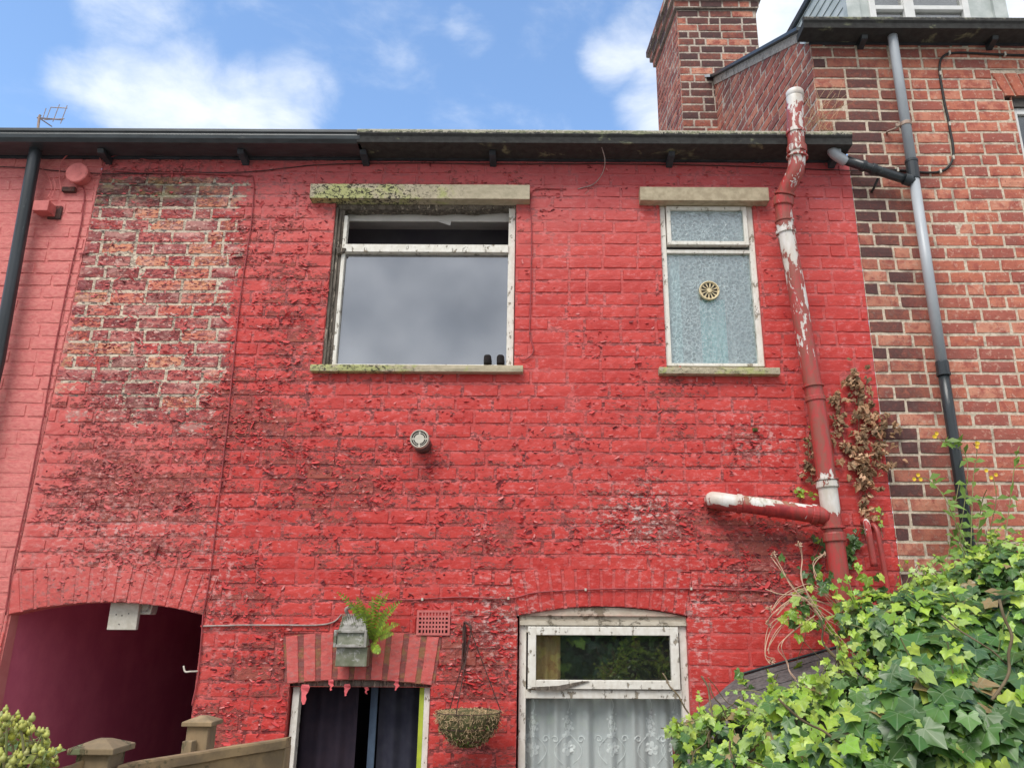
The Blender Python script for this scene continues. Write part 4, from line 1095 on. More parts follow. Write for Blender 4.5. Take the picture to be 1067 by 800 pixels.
# square box
f_ = P(44,216,-.08)
sb_ = empty('junction_box', f_, 'square pink painted junction box beside the black drainpipe', 'junction box')
mb = MB(); box(mb, (f_.x-.052,-.10,f_.z-.035),(f_.x+.052,-.008,f_.z+.042)); mb.build('housing', M['box_pink'], sb_, bevel=.004)
mb = MB(); box(mb, (f_.x+.0,-.012,f_.z-.05),(f_.x+.09,0,f_.z+.05)); mb.build('back_plate', M['rust'], sb_, bevel=.003)
# cables
def cable(label, pts, r, mat, group=None, sag=.003, name='cable', clips=0):
    p = curve(pts, 7)
    p = [q + Vector((noise.noise(q*9)*sag, 0, noise.noise(q*9+Vector((5,5,5)))*sag)) for q in p]
    mb = MB(); tube(mb, p, r, 6)
    o = mb.build(name, M[mat], None, smooth=True); settag(o, label, 'cable', group); 
    for k in range(clips):
        q = p[int((k+.5)*len(p)/clips)]; mb = MB(); box(mb, (q.x-.006, q.y-r*1.5, q.z-r*1.7), (q.x+.006, 0.0, q.z+r*1.7)); mb.build('clip', M['cream_plastic'], o)
    return o
Q = lambda *l: [P(x, y, -.008) for x, y in l]
cable('red painted cable running down from a hook near the left window to the passage arch', Q((118,178),(160,180),(210,181),(255,183),(264,188),(262,230),(253,290),(246,350),(238,430),(228,520),(220,590),(212,640),(207,700),(200,735)), .0045, 'cable_red')
cable('pinkish cable running down the seam between the two houses on the left', Q((84,193),(88,200),(85,230),(72,290),(58,360),(44,440),(28,520),(13,590),(6,640)), .0045, 'cable_red')
cable('grey cable running from the passage arch to the floodlight', Q((212,652),(250,651),(290,651),(330,651),(347,648),(356,640)), .005, 'cable_grey')
cable('red painted cable looping over the ground floor window towards the soil pipe', Q((412,625),(440,624),(480,622),(530,623),(560,617),(610,614),(660,613),(720,613),(780,615),(825,618),(855,624)), .0045, 'cable_red', clips=5)
cable('thin dark cable running down the wall at the right of the big window', Q((590,197),(562,197),(553,204),(554,240),(553,300),(552,345),(556,365),(548,374),(541,374)), .004, 'cable_red')
cable('long thin dark cable under the gutters across the red wall', Q((-20,173),(30,175),(60,178)) + Q((110,181),(200,180),(262,179),(330,172),(420,170),(520,171),(640,171),(760,173),(860,177),(900,178)), .003, 'cable_black')
cable('pink cable arching over the round junction box', [P(64,200,-.03),P(62,182,-.03),P(66,166,-.03),P(80,158,-.02),P(98,160,-.02),P(106,168,-.01)], .004, 'box_pink')
cable('thin cable looping from the round junction box to the gutter underside', [P(88,184,-.04),P(104,182,-.02),P(108,172,-.02),P(118,163,-.02),P(140,164,-.01),P(165,170,-.008)], .0035, 'cable_red')
cable('pair of pink cables dropping into the square junction box, left one', [P(50,206,-.05),P(54,196,-.03),P(50,184,-.02),P(44,176,-.01)], .0035, 'box_pink', 'cables into the square junction box')
cable('pair of pink cables dropping into the square junction box, right one', [P(54,206,-.05),P(58,194,-.03),P(56,186,-.03),P(66,184,-.02)], .0035, 'box_pink', 'cables into the square junction box')
cable('thin grey wire hooked over the old gutter and looping down to the wall', [P(626,136,-.19),P(625,146,-.19),P(630,165,-.12),P(628,180,-.05),P(618,192,-.01),P(602,197,-.006)], .003, 'cable_grey')
cable('thick black cable clipped in a loop on the bare brick wall beside the grey drainpipe', Q((1090,58),(1040,57),(1000,55),(984,58),(979,70),(983,100),(989,130),(993,155),(992,168),(984,177),(970,180),(940,178),(905,176)), .009, 'cable_black', clips=7)
# boiler flue
f0 = P(437,457,-.13)
fv = empty('flue_vent', (f0.x,0,f0.z), 'short round flue terminal with white slotted cap sticking out of the red wall', 'vent')
mb = MB(); tube(mb, [(f0.x+.004,.01,f0.z-.012),(f0.x,-.10,f0.z)], [.055,.055], 26); mb.build('pipe', surf('sooty_flue', (.14,.10,.09), (.08,.06,.06), 20, .5, .001), fv, smooth=True)
mb = MB(); lathe(mb, [(.0,.02),(.058,.02),(.060,.0),(.058,-.012),(.054,-.018),(.050,-.016),(.050,-.012),(.0,-.012)], (f0.x,-.118,f0.z), 'y', 30); mb.build('cap', M['cream_plastic'], fv)
mb = MB()
for r in (.031, .042):
    n = 40
    for q in range(4):
        a0 = q*PI/2+.13; a1 = (q+1)*PI/2-.13; vs = []
        for k in range(9):
            t = a0+(a1-a0)*k/8; vs += [(f0.x+r*math.cos(t), -.1315, f0.z+r*math.sin(t)), (f0.x+(r+.006)*math.cos(t), -.1315, f0.z+(r+.006)*math.sin(t))]
        mb.add(vs, [(2*k, 2*k+2, 2*k+3, 2*k+1) for k in range(8)])
mb.build('slots', M['dark'], fv)
# floodlight
c0 = P(366,655,-.09)
fd = empty('floodlight', (c0.x,0,c0.z), 'grimy grey security floodlight with ribbed top over the doorway', 'lamp')
mb = MB()
s_ = 1.0
def Lp(dx, y, dz): return (c0.x+dx, y, c0.z+dz)
mb.add([Lp(-.085,-.12,-.095),Lp(.10,-.12,-.095),Lp(.085,-.10,.03),Lp(-.065,-.10,.03),Lp(-.085,-.02,-.095),Lp(.10,-.02,-.095),Lp(.075,-.02,.075),Lp(-.055,-.02,.075),Lp(.075,-.07,.072),Lp(-.055,-.07,.072)],
       [(0,1,2,3),(3,2,8,9),(9,8,6,7),(0,3,9,7,4),(1,5,6,8,2),(4,5,1,0),(5,4,7,6)])
hs = mb.build('housing', M['flood'], fd, bevel=.004)
mb = MB()
for k in range(14):
    x = -.058+.0103*k; mb.add([Lp(x,-.106,.02),Lp(x+.005,-.106,.02),Lp(x+.0045,-.076,.085),Lp(x-.001,-.076,.085),Lp(x,-.095,.02),Lp(x+.005,-.095,.02)], [(0,1,2,3),(0,3,4),(1,5,2)])
mb.build('cooling_ribs', M['flood'], fd)
mb = MB(); frame(mb, c0.x-.088, c0.x+.102, c0.z-.10, c0.z-.005, .016, -.134, -.118); mb.build('glass_frame', M['flood'], fd, bevel=.003)
mb = MB(); mb.add([Lp(-.07,-.124,-.085),Lp(.085,-.124,-.085),Lp(.085,-.118,-.02),Lp(-.07,-.118,-.02)], [(0,1,2,3)]); mb.build('glass', M['flood_glass'], fd)
mb = MB(); box(mb, Lp(-.075,-.105,-.205), Lp(.105,-.03,-.10)); mb.build('sensor_box', M['flood_glass'], fd, bevel=.005)
mb = MB(); tube(mb, curve([Lp(-.03,-.06,.075),Lp(-.04,-.08,.11),Lp(-.01,-.07,.12),Lp(.01,-.03,.1),Lp(.0,0,.09)],5), .011, 8); mb.build('bracket', M['cable_grey'], fd, smooth=True)
# fern
def frond(mb, base, tip, bend, wid, n=16, col=(.30,.45,.05)):
    base, tip = Vector(base), Vector(tip); mid = (base+tip)/2 + Vector(bend)
    pts = [(1-t)**2*base + 2*t*(1-t)*mid + t*t*tip for t in [k/n for k in range(n+1)]]
    tube(mb, pts, .0016, 4, a=(.25,.3,.06,1), cap=False)
    for k in range(1, n+1):
        t = k/n; d = (pts[k]-pts[k-1]).normalized(); side = d.cross(Vector((0,-1,.2))).normalized()
        w = wid*math.sin(PI*min(.97, .12+t*.86))**.7
        for sg in (-1, 1):
            if random.random() < .07: continue
            tp = pts[k]+side*sg*w+d*w*.35+Vector((0,-random.uniform(-.004,.012),-.15*w)); g = random.uniform(.7,1.25)
            h = d*(w*.18+.002); c_ = (col[0]*g, col[1]*g, col[2], 1)
            m1 = pts[k].lerp(tp, .5)
            mb.add([pts[k]-h*.6, m1-h, tp, m1+h, pts[k]+h*.6], [(0,1,2,3,4)], a=c_)
mb = MB(); b0 = P(388,668,-.02)
for (x, y, Y, bd) in ((352,617,-.16,(.02,-.03,.07)),(418,626,-.12,(-.03,-.04,.06)),(416,650,-.15,(-.01,-.04,.05)),(363,626,-.12,(.01,-.03,.06)),(398,614,-.12,(-.02,-.03,.05)),(372,622,-.13,(0,-.03,.05)),(405,618,-.10,(-.03,-.03,.05)),(413,632,-.16,(-.02,-.04,.04)),(410,660,-.16,(.0,-.04,.03)),(396,680,-.14,(0,-.04,.0)),(388,622,-.1,(-.01,-.05,.05)),(378,632,-.16,(.0,-.04,.05)),(402,650,-.2,(0,-.05,.05))):
    frond(mb, b0, P(x,y,Y), bd, .030)
fo = mb.build('fern', M['fern'], None, attrs=True); settag(fo, 'small bright green fern growing from the wall behind the floodlight', 'plant')
# hanging basket and bracket
hk = empty('basket_bracket', P(486,700,0), 'rusty iron wall bracket right of the air brick holding the hanging basket', 'bracket')
mb = MB(); a, b_ = P(484,652,-.012), P(487,700,-.012); box(mb, (a.x-.011,-.018,b_.z),(a.x+.011,-.002,a.z)); mb.build('bar', M['rust'], hk, bevel=.002)
bc = P(488,735,-.24)
mb = MB(); tube(mb, curve([(a.x,-.012,a.z-.01),(a.x+.005,-.08,a.z+.015),(a.x+.02,-.18,a.z+.02),(bc.x,-.24,a.z-.0),(bc.x,-.24,a.z-.03)],6), .006, 8); tube(mb, curve([(a.x,-.012,b_.z+.06),(a.x+.01,-.12,b_.z+.16),(a.x+.015,-.15,a.z+.01)],5), .005, 8)
mb.build('arm', M['rust'], hk, smooth=True)
RB = (P(522,738,-.24).x-P(455,738,-.24).x)/2
hb = empty('hanging_basket', bc, 'hanging wire basket of dead straw and moss beside the doorway', 'basket')
bc = Vector((P(488.5,738,-.24).x, -.24, P(488,741,-.24).z))
mb = MB()
lathe(mb, [(RB*.97*math.cos(t), -RB*.98*math.sin(t)) for t in [PI/2*k/9 for k in range(9, -1, -1)]] + [(RB*.8,-.01),(.01,.01)], bc, seg=30)
for i, v in enumerate(mb.v):
    q = Vector(v); n = noise.noise(q*30)*.012; d = (q-bc); mb.v[i] = tuple(q + (d.normalized()*n if d.length > .01 else d*0))
mb.build('liner', M['coir'], hb, smooth=True)
mb = MB()
for k in range(14):
    t = 2*PI*k/14; tube(mb, [bc+Vector((RB*1.02*math.cos(t)*math.cos(u), RB*1.02*math.sin(t)*math.cos(u), -RB*1.02*math.sin(u))) for u in [PI/2*q/8 for q in range(9)]], .0016, 4)
for u in (0, .45, .9): tube(mb, [bc+Vector((RB*1.02*math.cos(u)*math.cos(t), RB*1.02*math.cos(u)*math.sin(t), -RB*1.02*math.sin(u))) for t in [2*PI*k/30 for k in range(31)]], .0022, 5)
mb.build('wire_frame', M['rust'], hb)
mb = MB()
for k in range(620):
    t = random.uniform(0, 2*PI); r = RB*random.uniform(.3, 1.0)
    p = bc+Vector((r*math.cos(t), r*math.sin(t), random.uniform(-.03,.0))); d = Vector((random.gauss(0,.6)+.3*math.cos(t), random.gauss(0,.6)+.3*math.sin(t), random.uniform(-.7,.9)))*random.uniform(.01,.035)
    mid = p+d*.6+Vector((0,0,.006)); q = p+d+Vector((random.gauss(0,.01),random.gauss(0,.01),-.01))
    tube(mb, [p, mid, q], .0011, 3, cap=False)
for k in range(420):
    t = random.uniform(PI, 2*PI); u = random.uniform(0,1.1); p = bc+Vector((RB*math.cos(t)*math.cos(u), RB*math.sin(t)*math.cos(u), -RB*math.sin(u)))
    d = Vector((random.gauss(0,1), random.gauss(-.3,.5), random.gauss(-.3,1))).normalized()*random.uniform(.01,.03)
    tube(mb, [p, p+d*.6+Vector((0,-.006,0)), p+d], .001, 3, cap=False)
mb.build('dead_straw', M['grass_dry'], hb)
mb = MB()
for k in range(260):
    t = random.uniform(PI,2*PI); u = random.uniform(.3,1.45); p = bc+Vector((RB*math.cos(t)*math.cos(u), RB*math.sin(t)*math.cos(u), -RB*math.sin(u)))
    s_ = random.uniform(.004,.012); d1 = Vector((random.gauss(0,1),random.gauss(0,1),random.gauss(0,1))).normalized()*s_; d2 = Vector((random.gauss(0,1),random.gauss(0,1),random.gauss(0,1))).normalized()*s_
    p = p+Vector((0,-.008,0)); g = random.random(); mb.add([p, p+d1, p+d1+d2, p+d2], [(0,1,2,3)], a=(.06+.1*g,.10+.12*g,.03,1))
mb.build('moss', M['fern'], hb, attrs=True)
hook = Vector((bc.x, -.24, P(484,652,-.012).z-.03))
for t in (.15, 2.3, 4.4):
    mb = MB(); tube(mb, [hook, bc+Vector((RB*math.cos(t),RB*math.sin(t),0))], .0030, 5); mb.build('chain', M['rust'], hb)
# bits on the walls
mb = MB(); p = P(787,448,0); tube(mb, [(p.x,0,p.z),(p.x,-.03,p.z-.002)], .009, 8); box(mb, (p.x-.018,-.012,p.z-.01),(p.x+.012,0,p.z+.012))
o = mb.build('wall_bolt', M['moss'], None); settag(o, 'mossy bolt stub sticking out of the red wall below the bathroom window', 'bolt')
a = P(117,629,.09); b_ = P(143,656,.09)
pl_ = empty('cover_plate', P(130,656,.09), 'white cover plate with small holes hanging under the passage arch', 'cover plate')
mb = MB(); box(mb, (a.x,.07,b_.z),(b_.x,.10,a.z+.02)); mb.build('plate', M['cream_plastic'], pl_, bevel=.003)
mb = MB()
for (x, y) in ((121,640),(127,641),(134,639),(124,650)):
    p = P(x, y, .068); lathe(mb, [(.0,0),(.003,0),(.003,.004)], (p.x,.066,p.z), 'y', 8)
mb.build('holes', M['dark'], pl_)
a = P(145,630,.14); bh = empty('bulkhead_light', a, 'old cream bulkhead light under the passage arch beside the cover plate', 'lamp')
mb = MB(); q = P(154,632,.14); prism(mb, [(q.x-.055,q.z+.05),(q.x+.055,q.z+.05),(q.x+.04,q.z-.045),(q.x-.035,q.z-.045)], .10, .18); mb.build('body', M['cream_plastic'], bh, bevel=.005)
mb = MB(); tube(mb, [(q.x+.03*math.cos(t), .095, q.z+.0+.03*math.sin(t)) for t in [2*PI*k/16 for k in range(17)]], .005, 6); mb.build('rim', M['flood'], bh, smooth=True)
mb = MB(); p = P(201,699,-.0); tube(mb, curve([(p.x+.03,0,p.z),(p.x-.0,-.03,p.z+.0),(p.x-.03,-.035,p.z+.0),(p.x-.045,-.03,p.z+.03)],5), .005, 8)
o = mb.build('wall_hook', M['cream_plastic'], None, smooth=True); settag(o, 'white hook at the right edge of the passage arch', 'hook')
# aerial on the left roof
ap = P(42,128,2.0)
an = empty('tv_aerial', (ap.x,2.0,Z_EAVE+.06+2.1*RS), 'rusty television aerial on the roof at the left', 'aerial')
mb = MB(); tube(mb, [(ap.x,2.0,Z_EAVE+1.5), P(41,122,2.0), P(42,120,2.0)], .012, 8); mb.build('mast', M['alu'], an)
mb = MB()
tube(mb, [P(39,123,2.0), P(65,125,2.35)], .008, 6); tube(mb, [P(42,124,2.0), P(54,132,2.2)], .006, 6)
for (xa, ya, xb, yb) in ((44,125,48,113),(48,125,53,112),(55,127,62,109),(63,129,70,110)):
    tube(mb, [P(xa,ya,2.2), P(xb,yb,2.2)], .004, 5)
tube(mb, [P(53,112,2.2), P(70,113,2.2)], .005, 5); tube(mb, [P(46,125,2.2), P(67,124,2.2)], .005, 5)
mb.build('elements', M['alu'], an)

# ------------------------------------------------------------------ plants
def ivy_leaf(mb, p, n, up, s, col, fold=.25, dead=False):
    """five-lobed leaf; base at p, pointing along up, facing n"""
    n = n.normalized(); up = (up - n*up.dot(n)); up = up.normalized() if up.length > 1e-4 else n.orthogonal().normalized(); r = up.cross(n)
    k = random.uniform(.88, 1.12)
    half = [(.07,-.14), (.30,-.26), (.48,-.16), (.42,.08), (.50,.22), (.56,.42), (.36,.50), (.20,.72), (.0,1.0)]      # lobe tips alternate with notches
    ve   = [.2, .4, 1, 0, .4, 1, 0, .2, 1]
    pts = [(x, y, v) for (x, y), v in zip(half, ve)]; ring = pts + [(-x, y, v) for x, y, v in pts[-2::-1]]
    curl = random.uniform(-.1, .55) if not dead else random.uniform(.4, 1.0)
    def w(x, y):
        zz = fold*(abs(x)*.55 - x*x*1.1) - curl*(y-.2)**2*.7 + (.25*math.sin(x*9+p.x*50) if dead else .04*math.sin(x*11+y*7))
        return p + (r*x*k + up*y + n*zz)*s
    m = len(ring)
    vs = [w(0, .04)] + [w(x*.55, .04+(y-.04)*.55) for x, y, v in ring] + [w(x, y) for x, y, v in ring]; A = [(1,0,0,1)] + [(v,0,0,1) for x, y, v in ring]*2
    o = len(mb.v)
    mb.v += [tuple(v) for v in vs]; mb.a += [col]*len(vs); mb.b += A
    fs = [(o, o+1+i, o+2+i) for i in range(m-1)] + [(o+1+i, o+1+m+i, o+2+m+i, o+2+i) for i in range(m-1)]; mb.f += fs; mb.m += [0]*len(fs)
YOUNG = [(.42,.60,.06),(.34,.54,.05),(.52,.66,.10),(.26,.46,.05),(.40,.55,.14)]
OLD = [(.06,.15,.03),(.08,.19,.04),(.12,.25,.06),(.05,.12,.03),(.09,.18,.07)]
def lc(c, j=.15): g = 1+random.uniform(-j, j); return (c[0]*g, c[1]*g, c[2]*g, 1)
# ivy mass: ellipsoids (px, py, Y, rx, ry, rz, leaf size, young share)
def ell(x, y, Y, rx, ry, rz, s, yg):
    Yn = -.75 + (Y+.4)*2.7; k = (D+Yn)*372/((2.3+Y)*F)
    return (P(x, y - (8 if x < 850 else 0), Yn), Vector((rx, ry, rz))*k, s*k*.86, yg*.92)
shedivy = [ell(772,786,-.80,.17,.20,.14,.056,.82), ell(732,796,-.70,.09,.2,.15,.052,.85), ell(850,780,-.95,.20,.24,.17,.060,.74), ell(826,748,-.62,.15,.2,.08,.054,.85), ell(903,732,-.75,.18,.2,.15,.056,.75), ell(880,850,-1.0,.25,.2,.2,.064,.5), ell(790,840,-.9,.28,.2,.15,.06,.6)]
bigivy = [ell(965,675,-.75,.22,.22,.20,.070,.65), ell(1010,730,-1.05,.20,.2,.18,.082,.18), ell(1060,700,-1.0,.22,.25,.22,.080,.32), ell(985,780,-1.15,.22,.18,.18,.086,.15),
          ell(1090,790,-1.1,.25,.2,.25,.082,.15), ell(1040,630,-.60,.26,.25,.18,.062,.62), ell(920,645,-.45,.18,.2,.12,.060,.75), ell(1075,600,-.65,.2,.2,.14,.060,.62), ell(1030,585,-.40,.10,.14,.09,.056,.7), ell(990,618,-.40,.20,.18,.10,.058,.75), ell(910,790,-1.15,.13,.12,.12,.075,.55)]
def ivy(name, label, blobs, N, seed):
    N = int(N*1.25)
    random.seed(seed); mb = MB(); cores = []
    tot = sum(b[1].x*b[1].z for b in blobs)
    for (c, r, s, yg) in blobs:
        n_ = int(N*r.x*r.z/tot)
        for i in range(n_):
            d = Vector((random.gauss(0,1), random.gauss(0,1), random.gauss(0,1))).normalized()
            if d.y > .45 and random.random() < .7: continue
            if d.z < -.5 and random.random() < .6: continue
            depth = random.choice((1.0, 1.0, .93, .86, .76))*random.uniform(.92,1.16)
            lump = 1 + .38*noise.noise(Vector((c.x+d.x*2.4, c.y+d.y*2.4, c.z+d.z*2.4)))
            p = c + Vector((d.x*r.x, d.y*r.y, d.z*r.z))*depth*lump
            if any(((p-c2).x/r2.x)**2+((p-c2).y/r2.y)**2+((p-c2).z/r2.z)**2 < .55 for (c2, r2, _, _) in blobs): continue
            if p.y > -.03: p.y = -.03 - random.random()*.05
            nn = (d*.7 + Vector((random.gauss(0,.42), -.45+random.gauss(0,.3), .55+random.gauss(0,.35)))).normalized()
            up = Vector((random.gauss(0,.7), -.3+random.gauss(0,.4), -1+random.gauss(0,.5)))
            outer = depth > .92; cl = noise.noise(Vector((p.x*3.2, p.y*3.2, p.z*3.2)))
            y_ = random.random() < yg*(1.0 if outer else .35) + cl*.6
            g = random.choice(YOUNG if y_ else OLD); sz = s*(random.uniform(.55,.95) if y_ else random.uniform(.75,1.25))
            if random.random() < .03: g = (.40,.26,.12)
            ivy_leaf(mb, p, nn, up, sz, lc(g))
        n1, n2 = 10, 7; vs = []
        for j in range(n2+1):
            for i in range(n1):
                u, v = 2*PI*i/n1, PI*j/n2
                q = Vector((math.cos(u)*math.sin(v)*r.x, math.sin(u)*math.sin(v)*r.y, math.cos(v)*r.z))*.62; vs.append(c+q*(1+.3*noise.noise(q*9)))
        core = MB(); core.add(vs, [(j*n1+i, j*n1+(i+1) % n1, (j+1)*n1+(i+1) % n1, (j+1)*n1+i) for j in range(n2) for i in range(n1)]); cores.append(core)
    root = empty(name, (blobs[0][0].x, blobs[0][0].y, 1.0), label, 'ivy')
    for k in range(46):                                       # loose shoots that break the outline
        c, r, s, yg = random.choice(blobs); a_ = random.uniform(.1, PI-.1)
        p = c+Vector((math.cos(a_)*r.x, -r.y*.3, math.sin(a_)*r.z))*.9; d = Vector((math.cos(a_)*.6+random.gauss(0,.5), random.gauss(-.3,.3), .8+random.gauss(0,.3))).normalized()
        L_ = random.uniform(.8, 2.2)*s*2; pts = [p, p+d*L_*.5, p+d*L_+Vector((0,0,-L_*.15))]; shoots = MB(); tube(shoots, curve(pts, 4), .0022, 5, cap=False); shoots.build('shoot', M['stem_green'], root)
        for t in range(6): ivy_leaf(mb, pts[0].lerp(pts[2], .25+t*.15)+Vector((random.gauss(0,.01),-.01,random.gauss(0,.01))), Vector((random.gauss(0,.5),-.7,.6+random.gauss(0,.4))), Vector((random.gauss(0,1),-.2,-.6+random.gauss(0,.6))), s*(.85-.09*t)*random.uniform(.7,1.1), lc(random.choice(YOUNG)))
    o = mb.build('leaves', M['ivy'], root, attrs=True, smooth=True)
    # woody strands
    st = MB()
    for k in range(26):
        c, r, s, yg = random.choice(blobs); d = Vector((random.gauss(0,1), -abs(random.gauss(0,1)), random.gauss(0,1))).normalized()
        p = c+Vector((d.x*r.x,d.y*r.y,d.z*r.z)); pts = [p]
        v = Vector((random.gauss(0,1),random.gauss(0,.4),random.gauss(0,1))).normalized()
        for q in range(6): v = (v+Vector((random.gauss(0,.4),random.gauss(0,.3),random.gauss(0,.4)))).normalized(); pts.append(pts[-1]+v*.045)
        tube(st, curve(pts,3), random.uniform(.0018,.004), 5)
    for (c, r, s, yg) in blobs: tube(st, curve([Vector((c.x+.05,c.y,0)), Vector((c.x-.05,c.y+.04,c.z*.5)), c],4), .012, 6)
    st.build('stems', M['stem'], root, smooth=True)
    im = surf('ivy_core_shade', (.03,.05,.02), (.05,.04,.025), 30, .95, .01)
    for core in cores: core.build('dark_core', im, root, smooth=True)  # added dark cores; the shade between the leaves is put into their colour
    return root
iv1 = ivy('ivy', 'light green ivy spreading over the felt shed roof below the ground floor window', shedivy, 3300, 11)
iv2 = ivy('ivy', 'dark dense ivy mass with large glossy leaves in the bottom right corner', bigivy, 6200, 12)
def strand(mb, st, pts, n, s, cols, jit=.02, dead=False, r=.0022):
    pts = curve(pts, 8); q_ = MB(); tube(q_, pts, r, 5, cap=False); q_.build('stem', M['stem'], T)
    for i in range(n):
        p = random.choice(pts) + Vector((random.gauss(0,jit), -abs(random.gauss(0,jit*.5)), random.gauss(0,jit)))
        nn = Vector((random.gauss(0,.5), -1, random.gauss(.3,.5))); up = Vector((random.gauss(0,.8), random.gauss(0,.3), -.7+random.gauss(0,.6)))
        ivy_leaf(mb, p, nn, up, s*random.uniform(.6,1.2), lc(random.choice(cols), .3), dead=dead, fold=.6 if dead else .25)
random.seed(21)
DEADC = [(.52,.29,.17),(.40,.22,.13),(.64,.40,.26),(.26,.14,.09),(.48,.25,.15)]
T = empty('dead_ivy', P(900,520,-.02), 'withered brown ivy clinging to the red wall right of the soil pipe', 'dead ivy')
mb, st = MB(), MB()
Z_ = lambda l, Y=-.02: [P(x, y, Y) for x, y in l]
strand(mb, st, Z_([(902,540),(901,510),(893,480),(895,440),(893,400),(890,385)]), 75, .040, DEADC, .035, True)
strand(mb, st, Z_([(893,478),(905,455),(918,440),(912,470),(905,490)]), 95, .042, DEADC, .055, True)
strand(mb, st, Z_([(898,450),(904,430),(900,415),(888,400),(884,392)]), 44, .040, DEADC, .030, True)
strand(mb, st, Z_([(900,500),(884,470),(874,440),(868,410)]), 70, .036, DEADC, .024, True)
strand(mb, st, Z_([(902,540),(892,560),(884,580)]), 5, .022, DEADC, .02, True)
mb.build('leaves', M['deadleaf'], T, attrs=True)
mb, st = MB(), MB()
T = empty('dead_ivy', P(845,470,-.02), 'narrow strand of withered ivy on the left of the soil pipe', 'dead ivy')
strand(mb, st, Z_([(846,500),(843,480),(842,455)]), 34, .034, DEADC[1:4], .02, True)
mb.build('leaves', M['deadleaf'], T, attrs=True)
T = empty('ivy', P(860,600,-.03), 'young green ivy climbing the red wall behind the soil pipe foot', 'ivy')
mb, st = MB(), MB()
strand(mb, st, Z_([(890,620),(880,590),(885,570),(893,556)]), 26, .045, OLD, .03)
strand(mb, st, Z_([(846,640),(842,600),(852,575),(858,560)]), 34, .045, OLD+YOUNG[:1], .03)
strand(mb, st, Z_([(850,520),(835,512),(828,515)]), 10, .030, YOUNG, .02)
strand(mb, st, Z_([(920,560),(917,545),(920,528)]), 6, .030, YOUNG, .012)
strand(mb, st, Z_([(930,620),(937,600),(944,583)]), 8, .02, YOUNG, .01)
strand(mb, st, Z_([(845,470),(843,455),(846,445)]), 4, .024, YOUNG, .01)
strand(mb, st, Z_([(830,690),(842,640),(820,600)], -.1), 12, .045, YOUNG+OLD, .05)
mb.build('leaves', M['ivy'], T, attrs=True)
# yellow-green outlying shoots of the roof ivy
T = empty('ivy', P(850,660,-.2), 'straggling ivy shoots in front of the lower soil pipe', 'ivy')
mb, st = MB(), MB()
for (l, Y, n) in (([(905,690),(870,665),(835,640),(822,632)], -.3, 26), ([(920,680),(880,640),(862,612),(850,605)], -.32, 30), ([(900,720),(860,690),(830,660)], -.3, 10), ([(800,745),(778,715),(774,700)], -.25, 8), ([(935,640),(905,612),(900,600)], -.3, 18), ([(800,735),(835,712),(880,700)], -.4, 16)):
    strand(mb, st, Z_(l, Y), n, .052, YOUNG+YOUNG+OLD, .035)
mb.build('leaves', M['ivy'], T, attrs=True)
# dried stalks
T = empty('dry_stalks', P(830,700,-.25), 'pale dried flower stalks arching in front of the soil pipe', 'dead plant')
st = MB(); random.seed(5)
for l in ([(905,690),(870,660),(840,610),(835,580),(832,567)], [(890,660),(850,635),(828,610),(812,590),(806,577)], [(885,650),(860,620),(850,590),(858,578)], [(880,650),(845,630),(820,640),(803,655),(796,678),(805,688)],
          [(870,660),(835,640),(815,650),(803,668),(800,680)], [(850,640),(822,660),(812,672),(818,690),(826,700),(842,720)], [(880,640),(850,612),(835,612),(815,625),(805,635)], [(890,640),(855,615),(830,618),(812,640)],
          [(870,630),(845,622),(825,625),(806,640),(800,650)], [(860,650),(840,622),(812,618),(800,612)]):
    for q in range(2):
        pp = [P(x+random.uniform(-3,3), y+random.uniform(-3,3), -.25-random.random()*.08) for x, y in l]; tube(st, curve(pp, 6), .0024, 5, cap=False)
st.build('stalks', M['straw_pink'], T)
for (x, y) in ((806,577),(832,567),(858,578),(804,688),(800,650),(802,634)):
    c = P(x, y, -.28); hd_ = MB()
    for k in range(26):
        d = Vector((random.gauss(0,1),random.gauss(0,1),random.gauss(0,1))).normalized()*random.uniform(.008,.026); tube(hd_, [c, c+d], [.0012,.003], 4, cap=False)
    hd_.build('seed_head', M['straw_pink'], T)
